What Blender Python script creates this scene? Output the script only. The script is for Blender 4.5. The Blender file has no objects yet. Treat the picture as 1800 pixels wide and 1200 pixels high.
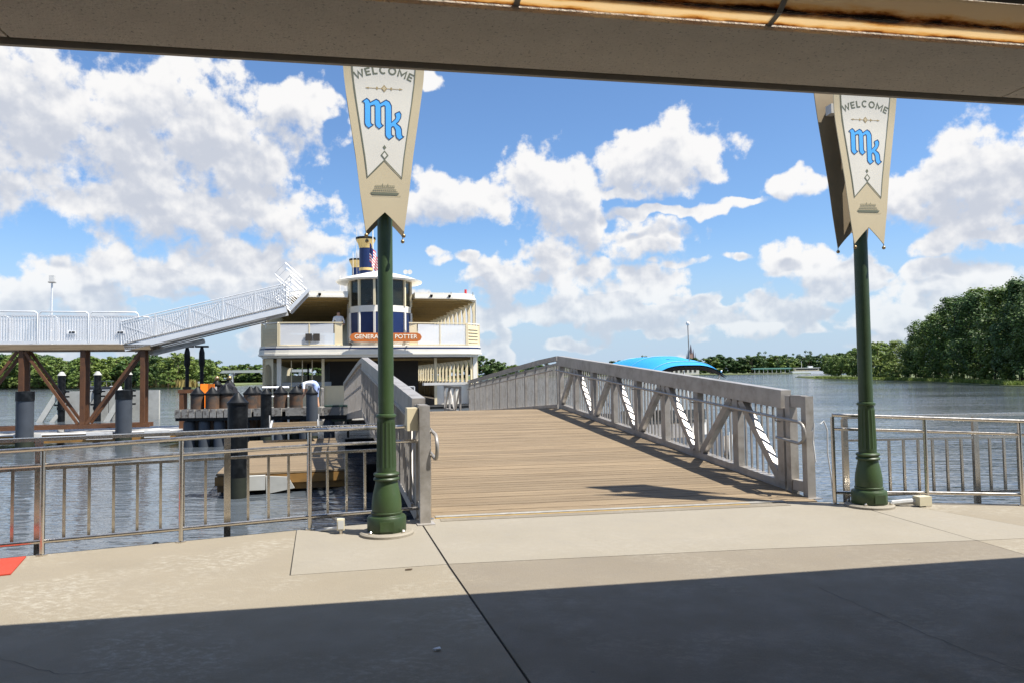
import bpy, bmesh, math, random
from mathutils import Vector, Matrix, noise as mnoise
R = math.radians
random.seed(7)
S = bpy.context.scene
C = S.collection

# ------------------------------------------------------------------ camera
cam = bpy.data.cameras.new('camera'); cam_o = bpy.data.objects.new('camera', cam); C.objects.link(cam_o)
cam.sensor_width = 36.0; cam.lens = 26.0; cam.clip_start = 0.05; cam.clip_end = 6000
P_, R_ = R(2.51), R(0.8)
fw = Vector((0, math.cos(P_), math.sin(P_))); rt = Vector((1, 0, 0)); up = Vector((0, -math.sin(P_), math.cos(P_)))
r2 = rt*math.cos(R_) - up*math.sin(R_); u2 = rt*math.sin(R_) + up*math.cos(R_)
m = Matrix((r2, u2, -fw)).transposed().to_4x4(); m.translation = (0, 0, 1.68)
cam_o.matrix_world = m
S.camera = cam_o

# ------------------------------------------------------------------ sun, sky, exposure
SUN = Vector((0.55, -0.20, 1.0)).normalized()          # direction towards the sun
sun = bpy.data.lights.new('sun', 'SUN'); sun.energy = 5.0; sun.angle = R(0.53); sun.color = (1.0, 0.955, 0.88)
sun_o = bpy.data.objects.new('sun', sun); C.objects.link(sun_o)
sun_o.rotation_euler = SUN.to_track_quat('Z', 'Y').to_euler()
W = bpy.data.worlds.new('World'); S.world = W; W.use_nodes = True
S.view_settings.view_transform = 'Standard'; S.view_settings.look = 'None'
S.view_settings.exposure = 0.9; S.view_settings.gamma = 1.0
S.view_settings.use_curve_mapping = False

def sky_world():
    nt = W.node_tree; N = nt.nodes; L = nt.links; N.clear()
    out = N.new('ShaderNodeOutputWorld'); bg = N.new('ShaderNodeBackground'); L.new(bg.outputs[0], out.inputs[0])
    bg.inputs[1].default_value = 0.0705
    sky = N.new('ShaderNodeTexSky'); sky.sky_type = 'NISHITA'; sky.sun_disc = False
    sky.sun_elevation = math.asin(SUN.z); sky.sun_rotation = math.atan2(SUN.x, SUN.y)
    sky.air_density = 1.0; sky.dust_density = 0.6; sky.ozone_density = 1.6; sky.altitude = 0
    # clouds live in azimuth / elevation (radians); each is an ellipse of directions given as centre and radii
    def az(x): return math.atan((x-900)/1300)
    def el(x, y): return math.atan((657-0.014*(x-900)-y)/1300*math.cos(az(x)))
    cl = [(20,195,190,165),(270,240,215,130),(405,250,115,112),(530,195,42,48),(330,372,255,58),(500,395,85,34),
          (30,535,160,52),(190,487,110,55),(400,478,170,46),(575,450,50,36),(530,525,120,38),
          (785,345,95,44),(965,340,68,74),(1030,365,40,64),(1165,276,112,50),(1115,325,60,15),(1215,364,120,13),
          (950,448,50,46),(890,490,80,30),(1000,490,55,28),(1155,434,92,44),(900,552,110,20),(1075,520,110,30),
          (1160,562,120,18),(1355,560,100,24),(1420,482,56,32),
          (1745,315,140,110),(1650,320,60,54),(1690,415,60,36),(1425,318,50,30),(1680,495,130,44),
          (1590,545,130,36),(740,560,70,22),(755,148,34,18)]
    def vm(op, a, b=None, c=None):
        x = N.new('ShaderNodeVectorMath'); x.operation = op
        for i, v in enumerate((a, b, c)):
            if v is None: continue
            if isinstance(v, tuple): x.inputs[i].default_value = v
            else: L.new(v, x.inputs[i])
        return x.outputs['Value'] if op == 'DOT_PRODUCT' else x.outputs[0]
    def M(op, a, b=None, c=None):
        x = N.new('ShaderNodeMath'); x.operation = op
        for i, v in enumerate((a, b, c)):
            if v is None: continue
            if isinstance(v, (int, float)): x.inputs[i].default_value = v
            else: L.new(v, x.inputs[i])
        return x.outputs[0]
    def tex(vec, scale, detail, rough, col=False):
        x = N.new('ShaderNodeTexNoise'); x.noise_dimensions = '2D'; x.inputs['Scale'].default_value = scale; x.inputs['Detail'].default_value = detail
        x.inputs['Roughness'].default_value = rough; x.inputs['Lacunarity'].default_value = 2.1; L.new(vec, x.inputs['Vector'])
        return x.outputs['Color' if col else 'Fac']
    def mr(v, a, b, c=0., d=1.):
        x = N.new('ShaderNodeMapRange'); x.interpolation_type = 'SMOOTHSTEP'; L.new(v, x.inputs[0])
        for i, k in enumerate((a, b, c, d)): x.inputs[i+1].default_value = k
        return x.outputs[0]
    def mix(f, a, b, blend='MIX'):
        x = N.new('ShaderNodeMix'); x.data_type = 'RGBA'; x.blend_type = blend
        for i, v in ((0, f), (6, a), (7, b)):
            if isinstance(v, (float, int, tuple)): x.inputs[i].default_value = v
            else: L.new(v, x.inputs[i])
        return x.outputs[2]
    tc = N.new('ShaderNodeTexCoord'); se = N.new('ShaderNodeSeparateXYZ'); L.new(tc.outputs['Generated'], se.inputs[0])
    azn = M('ARCTAN2', se.outputs[0], se.outputs[1]); eln = M('ARCSINE', se.outputs[2])
    cb = N.new('ShaderNodeCombineXYZ'); L.new(azn, cb.inputs[0]); L.new(eln, cb.inputs[1]); q = cb.outputs[0]
    qw = vm('MULTIPLY_ADD', tex(q, 8, 3, .55, True), (.13,.09,0), q); qw = vm('ADD', qw, (-.065,-.045,0))
    def shape(v):
        acc = None
        for (x, y, rx, ry) in cl:
            k = 1/1300.*(math.cos(az(x))**2); sx, sy = 1/(rx*k*1.12), 1/(ry*k*1.15)
            d = vm('MULTIPLY_ADD', v, (sx, sy, 0), (-az(x)*sx, -el(x, y)*sy, 0))
            t = vm('DOT_PRODUCT', d, d); acc = t if acc is None else M('MINIMUM', acc, t)
        # the same kind of broken cumulus goes on outside the picture
        gen = M('MULTIPLY', M('SUBTRACT', .60, tex(v, 3.1, 2, .5)), 9.0)
        return gen, acc
    om = mr(M('MAXIMUM', M('SUBTRACT', M('ABSOLUTE', azn), .62), M('SUBTRACT', eln, .36)), 0, .12)
    # rows of small far cumulus low over the horizon
    bn = vm('MULTIPLY', q, (1.0, 1.9, 0)); bt_ = M('MULTIPLY', M('SUBTRACT', eln, .082), 16.0)
    band = M('ADD', M('MULTIPLY', bt_, bt_), M('MULTIPLY', M('SUBTRACT', .60, tex(bn, 11, 2, .5)), 9.0))
    def dens(v, vn, det, amp):
        gen, acc = shape(v)
        x = N.new('ShaderNodeMix'); L.new(om, x.inputs[0]); L.new(M('MINIMUM', acc, M('MAXIMUM', band, .35)), x.inputs[2]); L.new(M('MAXIMUM', M('ADD', gen, 1.0), .1), x.inputs[3])
        s = M('MULTIPLY_ADD', M('MINIMUM', x.outputs[0], 2.2), -1.45, 1.62)
        return M('ADD', s, M('MULTIPLY', M('SUBTRACT', tex(vn, 22, det, .57), .5), amp))
    off = (.009, .032, 0)
    d0 = dens(qw, q, 9, 4.4); d1 = dens(vm('ADD', qw, off), vm('ADD', q, off), 2, 2.0)
    # thick cloud between here and the sun makes the underside grey; billows catch the light on their upper side
    em = M('SUBTRACT', tex(vm('ADD', q, (.003, .009, 0)), 20, 4, .5), tex(q, 20, 4, .5))
    lit = mr(M('ADD', d1, M('MULTIPLY', em, 4.2)), -.2, 2.0, 1, 0)
    al = N.new('ShaderNodeMapRange'); al.interpolation_type = 'SMOOTHSTEP'; L.new(d0, al.inputs[0]); al.inputs[1].default_value = -.28
    L.new(M('MULTIPLY_ADD', lit, -.55, 1.2), al.inputs[2]); al = al.outputs[0]
    cc = mix(lit, (4.65,4.9,5.5,1), (7.5,7.4,7.3,1))
    hz = mr(eln, 0., .20, .92, 0.)
    sk = mix(1., sky.outputs[0], (.86,1.08,1.32,1), 'MULTIPLY')
    hm = mix(hz, sk, (4.0,5.05,6.35,1))
    far = mr(eln, .0, .16, .55, .97)                     # far clouds pale into the haze
    L.new(mix(M('MULTIPLY', al, far), hm, cc), bg.inputs[0])
    W.cycles.sampling_method = 'NONE'
sky_world()

# ------------------------------------------------------------------ materials
MATS = {}
def mat(name, col, rough=.6, metal=0., var=.12, vscale=3., bump=0., bscale=40., col2=None, c2scale=2., c2lo=.45, c2hi=.7,
        stretch=(1,1,1), spec=.5, island=0., trans=0., coat=0.):
    m = bpy.data.materials.new(name); m.use_nodes = True; nt = m.node_tree; N = nt.nodes; L = nt.links
    b = N['Principled BSDF']; b.inputs['Roughness'].default_value = rough; b.inputs['Metallic'].default_value = metal
    b.inputs['Specular IOR Level'].default_value = spec
    if coat: b.inputs['Coat Weight'].default_value = coat; b.inputs['Coat Roughness'].default_value = .1
    tc = N.new('ShaderNodeTexCoord'); mp = N.new('ShaderNodeMapping'); L.new(tc.outputs['Object'], mp.inputs[0]); mp.inputs['Scale'].default_value = stretch
    oi = N.new('ShaderNodeObjectInfo')
    ad = N.new('ShaderNodeVectorMath'); ad.operation = 'ADD'; L.new(mp.outputs[0], ad.inputs[0])
    rv = N.new('ShaderNodeMath'); rv.operation = 'MULTIPLY'; L.new(oi.outputs['Random'], rv.inputs[0]); rv.inputs[1].default_value = 37.
    L.new(rv.outputs[0], ad.inputs[1])
    def nz(s, d=5, r=.6):
        x = N.new('ShaderNodeTexNoise'); x.inputs['Scale'].default_value = s; x.inputs['Detail'].default_value = d; x.inputs['Roughness'].default_value = r
        L.new(ad.outputs[0], x.inputs['Vector']); return x.outputs['Fac']
    cur = None
    rgb = N.new('ShaderNodeRGB'); rgb.outputs[0].default_value = (*col, 1); cur = rgb.outputs[0]
    if col2:
        mr = N.new('ShaderNodeMapRange'); L.new(nz(c2scale, 8, .65), mr.inputs[0]); mr.inputs[1].default_value = c2lo; mr.inputs[2].default_value = c2hi
        mx = N.new('ShaderNodeMix'); mx.data_type = 'RGBA'; L.new(mr.outputs[0], mx.inputs[0]); L.new(cur, mx.inputs[6]); mx.inputs[7].default_value = (*col2, 1); cur = mx.outputs[2]
    if var or island:
        hs = N.new('ShaderNodeHueSaturation'); L.new(cur, hs.inputs['Color'])
        mr = N.new('ShaderNodeMapRange'); L.new(nz(vscale), mr.inputs[0]); mr.inputs[1].default_value = .3; mr.inputs[2].default_value = .7
        mr.inputs[3].default_value = 1-var; mr.inputs[4].default_value = 1+var
        val = mr.outputs[0]
        ge = N.new('ShaderNodeNewGeometry') if island else None
        m2 = N.new('ShaderNodeMapRange'); L.new(ge.outputs['Random Per Island'] if island else oi.outputs['Random'], m2.inputs[0])
        k = island or var
        m2.inputs[3].default_value = 1-k; m2.inputs[4].default_value = 1+k
        mm = N.new('ShaderNodeMath'); mm.operation = 'MULTIPLY'; L.new(val, mm.inputs[0]); L.new(m2.outputs[0], mm.inputs[1])
        if island:
            m4 = N.new('ShaderNodeMapRange'); L.new(oi.outputs['Random'], m4.inputs[0]); m4.inputs[3].default_value = .72; m4.inputs[4].default_value = 1.22
            m5 = N.new('ShaderNodeMath'); m5.operation = 'MULTIPLY'; L.new(mm.outputs[0], m5.inputs[0]); L.new(m4.outputs[0], m5.inputs[1]); mm = m5
            m6 = N.new('ShaderNodeMapRange'); L.new(rv.outputs[0], m6.inputs[0]); m6.inputs[1].default_value = 0; m6.inputs[2].default_value = 37; m6.inputs[3].default_value = .515; m6.inputs[4].default_value = .475
            L.new(m6.outputs[0], hs.inputs['Hue'])
        L.new(mm.outputs[0], hs.inputs['Value']); cur = hs.outputs[0]
    L.new(cur, b.inputs['Base Color'])
    rr = N.new('ShaderNodeMapRange'); L.new(nz(vscale*2.3), rr.inputs[0]); rr.inputs[3].default_value = max(0, rough-.1); rr.inputs[4].default_value = min(1, rough+.1)
    L.new(rr.outputs[0], b.inputs['Roughness'])
    if bump:
        bp = N.new('ShaderNodeBump'); bp.inputs['Strength'].default_value = bump; bp.inputs['Distance'].default_value = .02
        L.new(nz(bscale, 6, .65), bp.inputs['Height']); L.new(bp.outputs[0], b.inputs['Normal'])
    if trans:
        tr = N.new('ShaderNodeBsdfTranslucent'); L.new(cur, tr.inputs[0]); ms = N.new('ShaderNodeMixShader'); ms.inputs[0].default_value = trans
        L.new(b.outputs[0], ms.inputs[1]); L.new(tr.outputs[0], ms.inputs[2]); L.new(ms.outputs[0], N['Material Output'].inputs[0])
    MATS[name] = m; return m
def concrete(name, base, pale, dark, seed, patch=.5):
    """pier concrete: fine grain, pale worn streaks, broad stains and small dark spots"""
    m = bpy.data.materials.new(name); m.use_nodes = True; nt = m.node_tree; N = nt.nodes; L = nt.links; b = N['Principled BSDF']
    tc = N.new('ShaderNodeTexCoord')
    def nz(scale, det, rough, st=(1,1,1), rot=0.):
        mp = N.new('ShaderNodeMapping'); mp.inputs['Scale'].default_value = st; mp.inputs['Rotation'].default_value = (0,0,rot); mp.inputs['Location'].default_value = (seed*3.1,seed*1.7,0); L.new(tc.outputs['Object'], mp.inputs[0])
        x = N.new('ShaderNodeTexNoise'); x.inputs['Scale'].default_value = scale; x.inputs['Detail'].default_value = det; x.inputs['Roughness'].default_value = rough; L.new(mp.outputs[0], x.inputs['Vector']); return x.outputs['Fac']
    def rng(v, lo, hi, a=0., b_=1.):
        x = N.new('ShaderNodeMapRange'); L.new(v, x.inputs[0])
        for i, k in enumerate((lo, hi, a, b_)): x.inputs[i+1].default_value = k
        return x.outputs[0]
    def mx(f, a, c, bl='MIX'):
        x = N.new('ShaderNodeMix'); x.data_type = 'RGBA'; x.blend_type = bl
        for i, v in ((0,f),(6,a),(7,c)):
            if isinstance(v, (tuple, float)): x.inputs[i].default_value = v
            else: L.new(v, x.inputs[i])
        return x.outputs[2]
    mul = lambda a, c: (lambda x: (setattr(x, 'operation', 'MULTIPLY'), L.new(a, x.inputs[0]), L.new(c, x.inputs[1]), x.outputs[0])[-1])(N.new('ShaderNodeMath'))
    streak = mul(rng(nz(15, 10, .80, (.8,1.15,1), R(20)), .48, .60), rng(nz(.9, 3, .5), .46, .62))
    col = mx(streak, (*base,1), (*pale,1))
    col = mx(rng(nz(.55, 5, .55), .48, .75, 0., patch), col, (*dark,1))
    grain = rng(nz(110, 4, .75), .3, .7, .86, 1.14); gc = N.new('ShaderNodeCombineXYZ'); [L.new(grain, gc.inputs[i]) for i in range(3)]
    col = mx(1., col, gc.outputs[0], 'MULTIPLY')
    vo = N.new('ShaderNodeTexVoronoi'); vo.inputs['Scale'].default_value = 2.6; L.new(tc.outputs['Object'], vo.inputs['Vector'])
    sp = mul(rng(vo.outputs['Distance'], .012, .05, 1., 0.), rng(nz(2.2, 2, .5), .52, .58))
    col = mx(mul(sp, rng(nz(30, 2, .5), .3, .6, .3, .9)), col, (.06,.052,.045,1))
    L.new(col, b.inputs['Base Color']); L.new(rng(nz(3, 4, .6), .3, .7, .62, .9), b.inputs['Roughness'])
    bp = N.new('ShaderNodeBump'); bp.inputs['Strength'].default_value = .45; bp.inputs['Distance'].default_value = .012; L.new(nz(45, 8, .75), bp.inputs['Height']); L.new(bp.outputs[0], b.inputs['Normal'])
    MATS[name] = m
concrete('concrete_tan', (.232,.198,.143), (.335,.305,.245), (.185,.153,.103), 1)
concrete('concrete_light', (.252,.223,.173), (.28,.25,.20), (.22,.192,.143), 2, .6)
concrete('concrete_grey', (.188,.159,.117), (.25,.221,.171), (.15,.124,.088), 3)
mat('joint_dark', (.05,.047,.042), .9)
mat('stucco', (.72,.63,.51), .9, var=.05, vscale=4, bump=.9, bscale=42, col2=(.30,.25,.19), c2scale=46, c2lo=.58, c2hi=.68)
mat('stucco_trim', (0.44,0.392,0.32), .8, var=.05)
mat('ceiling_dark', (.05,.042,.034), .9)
mat('steel', (.62,.575,.51), .26, 1.0, var=.06, vscale=8)
mat('aluminium', (.37,.345,.315), .40, .35, var=.07, vscale=5, col2=(0.2418,0.2196,0.1877), c2scale=4)
mat('aluminium_white', (0.648,0.657,0.666), .4, .25, var=.05)
mat('plank', (0.2133,0.1567,0.09283), .75, var=.13, vscale=2.5, bump=.4, bscale=30, col2=(0.1469,0.1022,0.05727), c2scale=3, stretch=(.35,5,5))
mat('weathered_wood', (0.2499,0.238,0.2142), .85, var=.15, bump=.4, bscale=30, col2=(0.0952,0.0833,0.0714), c2scale=6, c2lo=.5, c2hi=.62)
mat('lamp_green', (.030,.055,.0165), .46, var=.16, vscale=3, bump=.12, bscale=50, col2=(.045,.066,.03), c2scale=9, c2lo=.58, c2hi=.72)
mat('banner_tan', (.60,.49,.30), .6, var=.04)
mat('banner_cream', (.76,.70,.58), .6, var=.03)
mat('print_green', (.16,.165,.105), .6, var=0)
mat('print_gold', (.40,.29,.13), .6, var=0)
mat('print_blue', (.085,.44,.95), .5, var=0)
mat('print_navy', (.012,.05,.13), .5, var=0)
mat('banner_back', (.20,.15,.085), .7)
mat('brass', (.35,.25,.13), .4, .9)
mat('paint_white', (.74,.70,.61), .45, var=.05, vscale=2, col2=(.70,.65,.54), c2scale=1.5, c2lo=.58, c2hi=.8)
mat('paint_cream', (.68,.58,.38), .5, var=.05, vscale=2, col2=(.55,.44,.26), c2scale=2, c2lo=.55, c2hi=.8)
mat('paint_navy', (.005,.016,.075), .35, var=.08)
mat('paint_gold', (.58,.42,.16), .4, var=.05)
mat('ceiling_wood', (.30,.21,.075), .55, var=.12, stretch=(4,.4,1))
mat('ferry_floor', (.09,.075,.06), .7)
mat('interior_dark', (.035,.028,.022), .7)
mat('sign_orange', (0.468,0.126,0.018), .5, var=.05)
mat('sign_letter', (.85,.80,.65), .5, var=0)
mat('flag_red', (.55,.03,.04), .7); mat('flag_white', (.8,.8,.8), .7); mat('flag_blue', (.02,.03,.14), .7)
mat('rust_brown', (0.09775,0.03825,0.0119), .6, var=.15, vscale=4, col2=(0.06375,0.0255,0.0102), c2scale=5)
mat('pile_black', (.0035,.0042,.005), .45, spec=.2, var=.2, vscale=4, col2=(.016,.018,.02), c2scale=5)
mat('pile_grey', (0.048,0.056,0.068), .5, spec=.25, var=.1)
mat('pile_brown', (0.09,0.045,0.021), .7, var=.2, vscale=4, col2=(0.03,0.027,0.024), c2scale=3, c2lo=.4, c2hi=.6)
mat('dock_white', (0.5355,0.5355,0.5202), .6, var=.06, col2=(0.3443,0.3366,0.3213), c2scale=2, c2lo=.55, c2hi=.7)
mat('dock_side', (.25,.13,.03), .6, var=.15, vscale=3, col2=(.09,.06,.03), c2scale=2)
mat('concrete_pale', (.40,.40,.37), .85, var=.08, col2=(.30,.30,.28), c2scale=1.2)
mat('orange_vinyl', (.95,.22,.01), .5, var=.05)
mat('canopy_blue', (0.02231,0.2677,0.5483), .55, var=.05, vscale=3, bump=.25, bscale=6)
mat('canopy_dark', (.012,.012,.016), .8)
mat('hull_white', (.70,.70,.68), .3); mat('hull_dark', (.03,.03,.035), .4); mat('vinyl_tan', (.45,.35,.22), .5)
mat('red_mat', (0.3944,0.0408,0.017), .75, bump=.2, bscale=150)
mat('yellow_paint', (.42,.25,.045), .7, var=.15, vscale=14)
mat('bin_green', (.02,.045,.035), .4)
mat('algae', (.010,.014,.006), .7, var=.3, vscale=8)
mat('edge_plate_grey', (.36,.345,.31), .6, var=.2, vscale=9, col2=(.26,.24,.20), c2scale=6)
mat('box_beige', (.55,.50,.36), .5)
mat('skin', (.45,.26,.17), .55); mat('hair_dark', (.02,.015,.012), .6); mat('shirt_white', (.75,.76,.78), .8)
mat('shorts_blue', (.30,.38,.62), .8); mat('trousers_dark', (.03,.03,.05), .8)
mat('leaf_a', (.088,.152,.027), .6, var=.2, vscale=.25, island=.45, trans=.28)
mat('leaf_b', (.14,.205,.038), .6, var=.2, vscale=.25, island=.45, trans=.28)
mat('leaf_c', (.052,.105,.025), .6, var=.2, vscale=.25, island=.45, trans=.25)
mat('reed', (.23,.20,.055), .7, var=.15, island=.35, trans=.3)
mat('grass', (.13,.19,.035), .7, var=.15, island=.35, trans=.3)
mat('bark', (.09,.065,.045), .9, var=.2, bump=.5, bscale=12)
mat('land', (.10,.12,.04), .9, var=.2, vscale=.1)
mat('roof_red', (.38,.085,.03), .7); mat('roof_teal', (0.154,0.315,0.266), .6); mat('stone_rose', (.36,.22,.19), .8); mat('slate_dark', (.10,.085,.11), .6)
mat('stucco_far', (.62,.58,.52), .8)

def glass_mat(name, tint, alpha):
    m = bpy.data.materials.new(name); m.use_nodes = True; nt = m.node_tree; N = nt.nodes; L = nt.links
    b = N['Principled BSDF']; b.inputs['Base Color'].default_value = (*tint, 1); b.inputs['Roughness'].default_value = .03
    tr = N.new('ShaderNodeBsdfTransparent'); ms = N.new('ShaderNodeMixShader'); ms.inputs[0].default_value = alpha
    L.new(tr.outputs[0], ms.inputs[1]); L.new(b.outputs[0], ms.inputs[2]); L.new(ms.outputs[0], N['Material Output'].inputs[0])
    MATS[name] = m
glass_mat('glass', (.02,.025,.02), .62)
glass_mat('screen_white', (.80,.81,.82), .6)
glass_mat('mesh_white', (.75,.76,.78), .28)

def water_mat():
    m = bpy.data.materials.new('lake_water'); m.use_nodes = True; nt = m.node_tree; N = nt.nodes; L = nt.links
    b = N['Principled BSDF']; b.inputs['Base Color'].default_value = (.085,.10,.115,1); b.inputs['Roughness'].default_value = .06
    b.inputs['IOR'].default_value = 1.45
    tc = N.new('ShaderNodeTexCoord')
    def nz(sc, st, d, r):
        mp = N.new('ShaderNodeMapping'); mp.inputs['Scale'].default_value = st; mp.inputs['Rotation'].default_value = (0,0,R(8)); L.new(tc.outputs['Object'], mp.inputs[0])
        x = N.new('ShaderNodeTexNoise'); x.inputs['Scale'].default_value = sc; x.inputs['Detail'].default_value = d; x.inputs['Roughness'].default_value = r
        L.new(mp.outputs[0], x.inputs['Vector']); return x.outputs['Fac']
    a = nz(2.1, (.5,1.5,1), 3, .6); c = nz(.22, (.5,1.6,1), 2, .5); e = nz(.035, (.35,1.8,1), 3, .6)
    h = N.new('ShaderNodeMath'); h.operation = 'MULTIPLY_ADD'; L.new(c, h.inputs[0]); h.inputs[1].default_value = 2.2; L.new(a, h.inputs[2])
    # calmer and rougher streaks of wind on the lake
    mr = N.new('ShaderNodeMapRange'); L.new(e, mr.inputs[0]); mr.inputs[1].default_value = .38; mr.inputs[2].default_value = .62; mr.inputs[3].default_value = .3; mr.inputs[4].default_value = 1.0
    bp = N.new('ShaderNodeBump'); bp.inputs['Distance'].default_value = .09; L.new(mr.outputs[0], bp.inputs['Strength']); L.new(h.outputs[0], bp.inputs['Height'])
    L.new(bp.outputs[0], b.inputs['Normal'])
    MATS['lake_water'] = m
water_mat()

def skylight_mat():
    m = bpy.data.materials.new('skylight_panel'); m.use_nodes = True; nt = m.node_tree; N = nt.nodes; L = nt.links
    b = N['Principled BSDF']; b.inputs['Roughness'].default_value = .35
    tc = N.new('ShaderNodeTexCoord'); sp = N.new('ShaderNodeSeparateXYZ'); L.new(tc.outputs['Object'], sp.inputs[0])
    def M(op, a, c=None, d=None):
        x = N.new('ShaderNodeMath'); x.operation = op
        for i, v in enumerate((a, c, d)):
            if v is None: continue
            if isinstance(v, float): x.inputs[i].default_value = v
            else: L.new(v, x.inputs[i])
        return x.outputs[0]
    def nz(sc, st):
        x = N.new('ShaderNodeTexNoise'); x.inputs['Scale'].default_value = sc; x.inputs['Detail'].default_value = 8; x.inputs['Roughness'].default_value = .7
        mp = N.new('ShaderNodeMapping'); mp.inputs['Scale'].default_value = st; L.new(tc.outputs['Object'], mp.inputs[0]); L.new(mp.outputs[0], x.inputs['Vector']); return x.outputs['Fac']
    # rust and grime gather along the fold between the two panes and at the rim
    d = M('MINIMUM', M('ABSOLUTE', M('SUBTRACT', sp.outputs[1], 4.52-.80-.112)), M('ABSOLUTE', M('SUBTRACT', sp.outputs[1], 4.52-.80+.01)))
    f = M('ADD', M('MULTIPLY', d, 11.0), M('MULTIPLY', M('SUBTRACT', nz(3.2, (.6,3,3)), .5), 1.4))
    f = M('ADD', f, M('MULTIPLY', M('SUBTRACT', nz(.7, (1,1,1)), .5), 1.2))
    cr = N.new('ShaderNodeValToRGB'); L.new(f, cr.inputs[0])
    e = cr.color_ramp.elements; e[0].position = .06; e[0].color = (.05,.022,.008,1); e[1].position = .52; e[1].color = (.86,.74,.54,1)
    q = e.new(.17); q.color = (.42,.19,.04,1); q = e.new(.30); q.color = (.78,.56,.27,1)
    L.new(cr.outputs[0], b.inputs['Base Color'])
    tr = N.new('ShaderNodeBsdfTranslucent'); L.new(cr.outputs[0], tr.inputs[0]); ms = N.new('ShaderNodeMixShader'); ms.inputs[0].default_value = .6
    L.new(b.outputs[0], ms.inputs[1]); L.new(tr.outputs[0], ms.inputs[2]); L.new(ms.outputs[0], N['Material Output'].inputs[0])
    MATS['skylight_panel'] = m
skylight_mat()

# ------------------------------------------------------------------ builders
class MB:
    def __init__(s): s.v = []; s.f = []
    def add(s, vs, fs):
        o = len(s.v); s.v += [tuple(x) for x in vs]; s.f += [tuple(i+o for i in f) for f in fs]; return s
    def box(s, c, d, M=None):
        x, y, z = c; a, b, e = d[0]/2, d[1]/2, d[2]/2
        vs = [Vector((i*a, j*b, k*e)) for i in (-1,1) for j in (-1,1) for k in (-1,1)]
        if M is not None: vs = [M @ v for v in vs]
        vs = [v+Vector(c) for v in vs]
        return s.add(vs, [(0,1,3,2),(4,6,7,5),(0,4,5,1),(2,3,7,6),(0,2,6,4),(1,5,7,3)])
    def bar(s, p, q, w, h, upv=(0,0,1)):
        p, q = Vector(p), Vector(q); d = (q-p).normalized(); u = Vector(upv)
        if abs(d.dot(u)) > .98: u = Vector((0,1,0))
        x = d.cross(u).normalized(); y = x.cross(d).normalized()
        vs = [e + x*(i*w/2) + y*(j*h/2) for e in (p, q) for i, j in ((-1,-1),(1,-1),(1,1),(-1,1))]
        return s.add(vs, [(3,2,1,0),(4,5,6,7),(0,1,5,4),(1,2,6,5),(2,3,7,6),(3,0,4,7)])
    def tube(s, pts, r, n=8, closed=False):
        pts = [Vector(p) for p in pts]; rings = []
        rr = r if isinstance(r, (list, tuple)) else [r]*len(pts)
        prev = None
        for i, p in enumerate(pts):
            if closed: d = (pts[(i+1) % len(pts)]-pts[i-1]).normalized()
            else: d = (pts[min(i+1, len(pts)-1)]-pts[max(i-1, 0)]).normalized()
            if prev is None:
                u = Vector((0,0,1)) if abs(d.z) < .9 else Vector((1,0,0))
                x = d.cross(u).normalized()
            else: x = (prev - d*prev.dot(d)).normalized()
            y = x.cross(d); prev = x
            rings.append([p+(x*math.cos(2*math.pi*k/n)+y*math.sin(2*math.pi*k/n))*rr[i] for k in range(n)])
        o = []; 
        for rg in rings: o += rg
        fs = []; m = len(pts)
        for i in range(m if closed else m-1):
            j = (i+1) % m
            for k in range(n): fs.append((i*n+k, j*n+k, j*n+(k+1) % n, i*n+(k+1) % n))
        if not closed: fs.append(tuple(range(n))); fs.append(tuple((m-1)*n+k for k in reversed(range(n))))
        return s.add(o, fs)
    def lathe(s, prof, n=24, c=(0,0,0), flute=None):
        vs = []
        for r, z in prof:
            for k in range(n):
                a = 2*math.pi*k/n; q = r
                if flute and flute[0] < z < flute[1] and k % 2: q = r*.88
                vs.append((c[0]+q*math.cos(a), c[1]+q*math.sin(a), c[2]+z))
        fs = [(i*n+k, i*n+(k+1) % n, (i+1)*n+(k+1) % n, (i+1)*n+k) for i in range(len(prof)-1) for k in range(n)]
        fs.append(tuple(reversed(range(n)))); fs.append(tuple((len(prof)-1)*n+k for k in range(n)))
        return s.add(vs, fs)
    def prism(s, poly, z0, z1, f=None):
        n = len(poly)
        f = f or (lambda x, y, z: (x, y, z))
        vs = [f(x, y, z0) for x, y in poly]+[f(x, y, z1) for x, y in poly]
        return s.add(vs, [tuple(reversed(range(n))), tuple(range(n, 2*n))]+[(i, (i+1) % n, n+(i+1) % n, n+i) for i in range(n)])
    def ball(s, c, r, n=10, m=6, sq=(1,1,1)):
        pr = [(max(.001, r*math.sin(math.pi*i/m)), -r*math.cos(math.pi*i/m)) for i in range(m+1)]
        t = MB().lathe(pr, n); 
        return s.add([(c[0]+x*sq[0], c[1]+y*sq[1], c[2]+z*sq[2]) for x, y, z in t.v], t.f)
    def mesh(s, name, mt=None, smooth=False, angle=35):
        me = bpy.data.meshes.new(name); me.from_pydata(s.v, [], s.f); me.validate()
        bm = bmesh.new(); bm.from_mesh(me); bmesh.ops.recalc_face_normals(bm, faces=bm.faces)
        if smooth:
            for f in bm.faces: f.smooth = True
            for e in bm.edges:
                if len(e.link_faces) == 2 and e.calc_face_angle(0) > R(angle): e.smooth = False
        bm.to_mesh(me); bm.free()
        if mt: me.materials.append(MATS[mt])
        return me
    def build(s, name, mt, parent=None, smooth=False, loc=None, rz=0):
        return inst(s.mesh(name, mt, smooth), name, parent, loc, rz)
def inst(me, name, parent=None, loc=None, rz=0, rot=None, scale=None):
    o = bpy.data.objects.new(name, me); C.objects.link(o)
    if parent is not None: o.parent = parent
    if loc: o.location = loc
    if rz: o.rotation_euler = (0, 0, rz)
    if rot: o.rotation_euler = rot
    if scale: o.scale = scale
    return o
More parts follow.
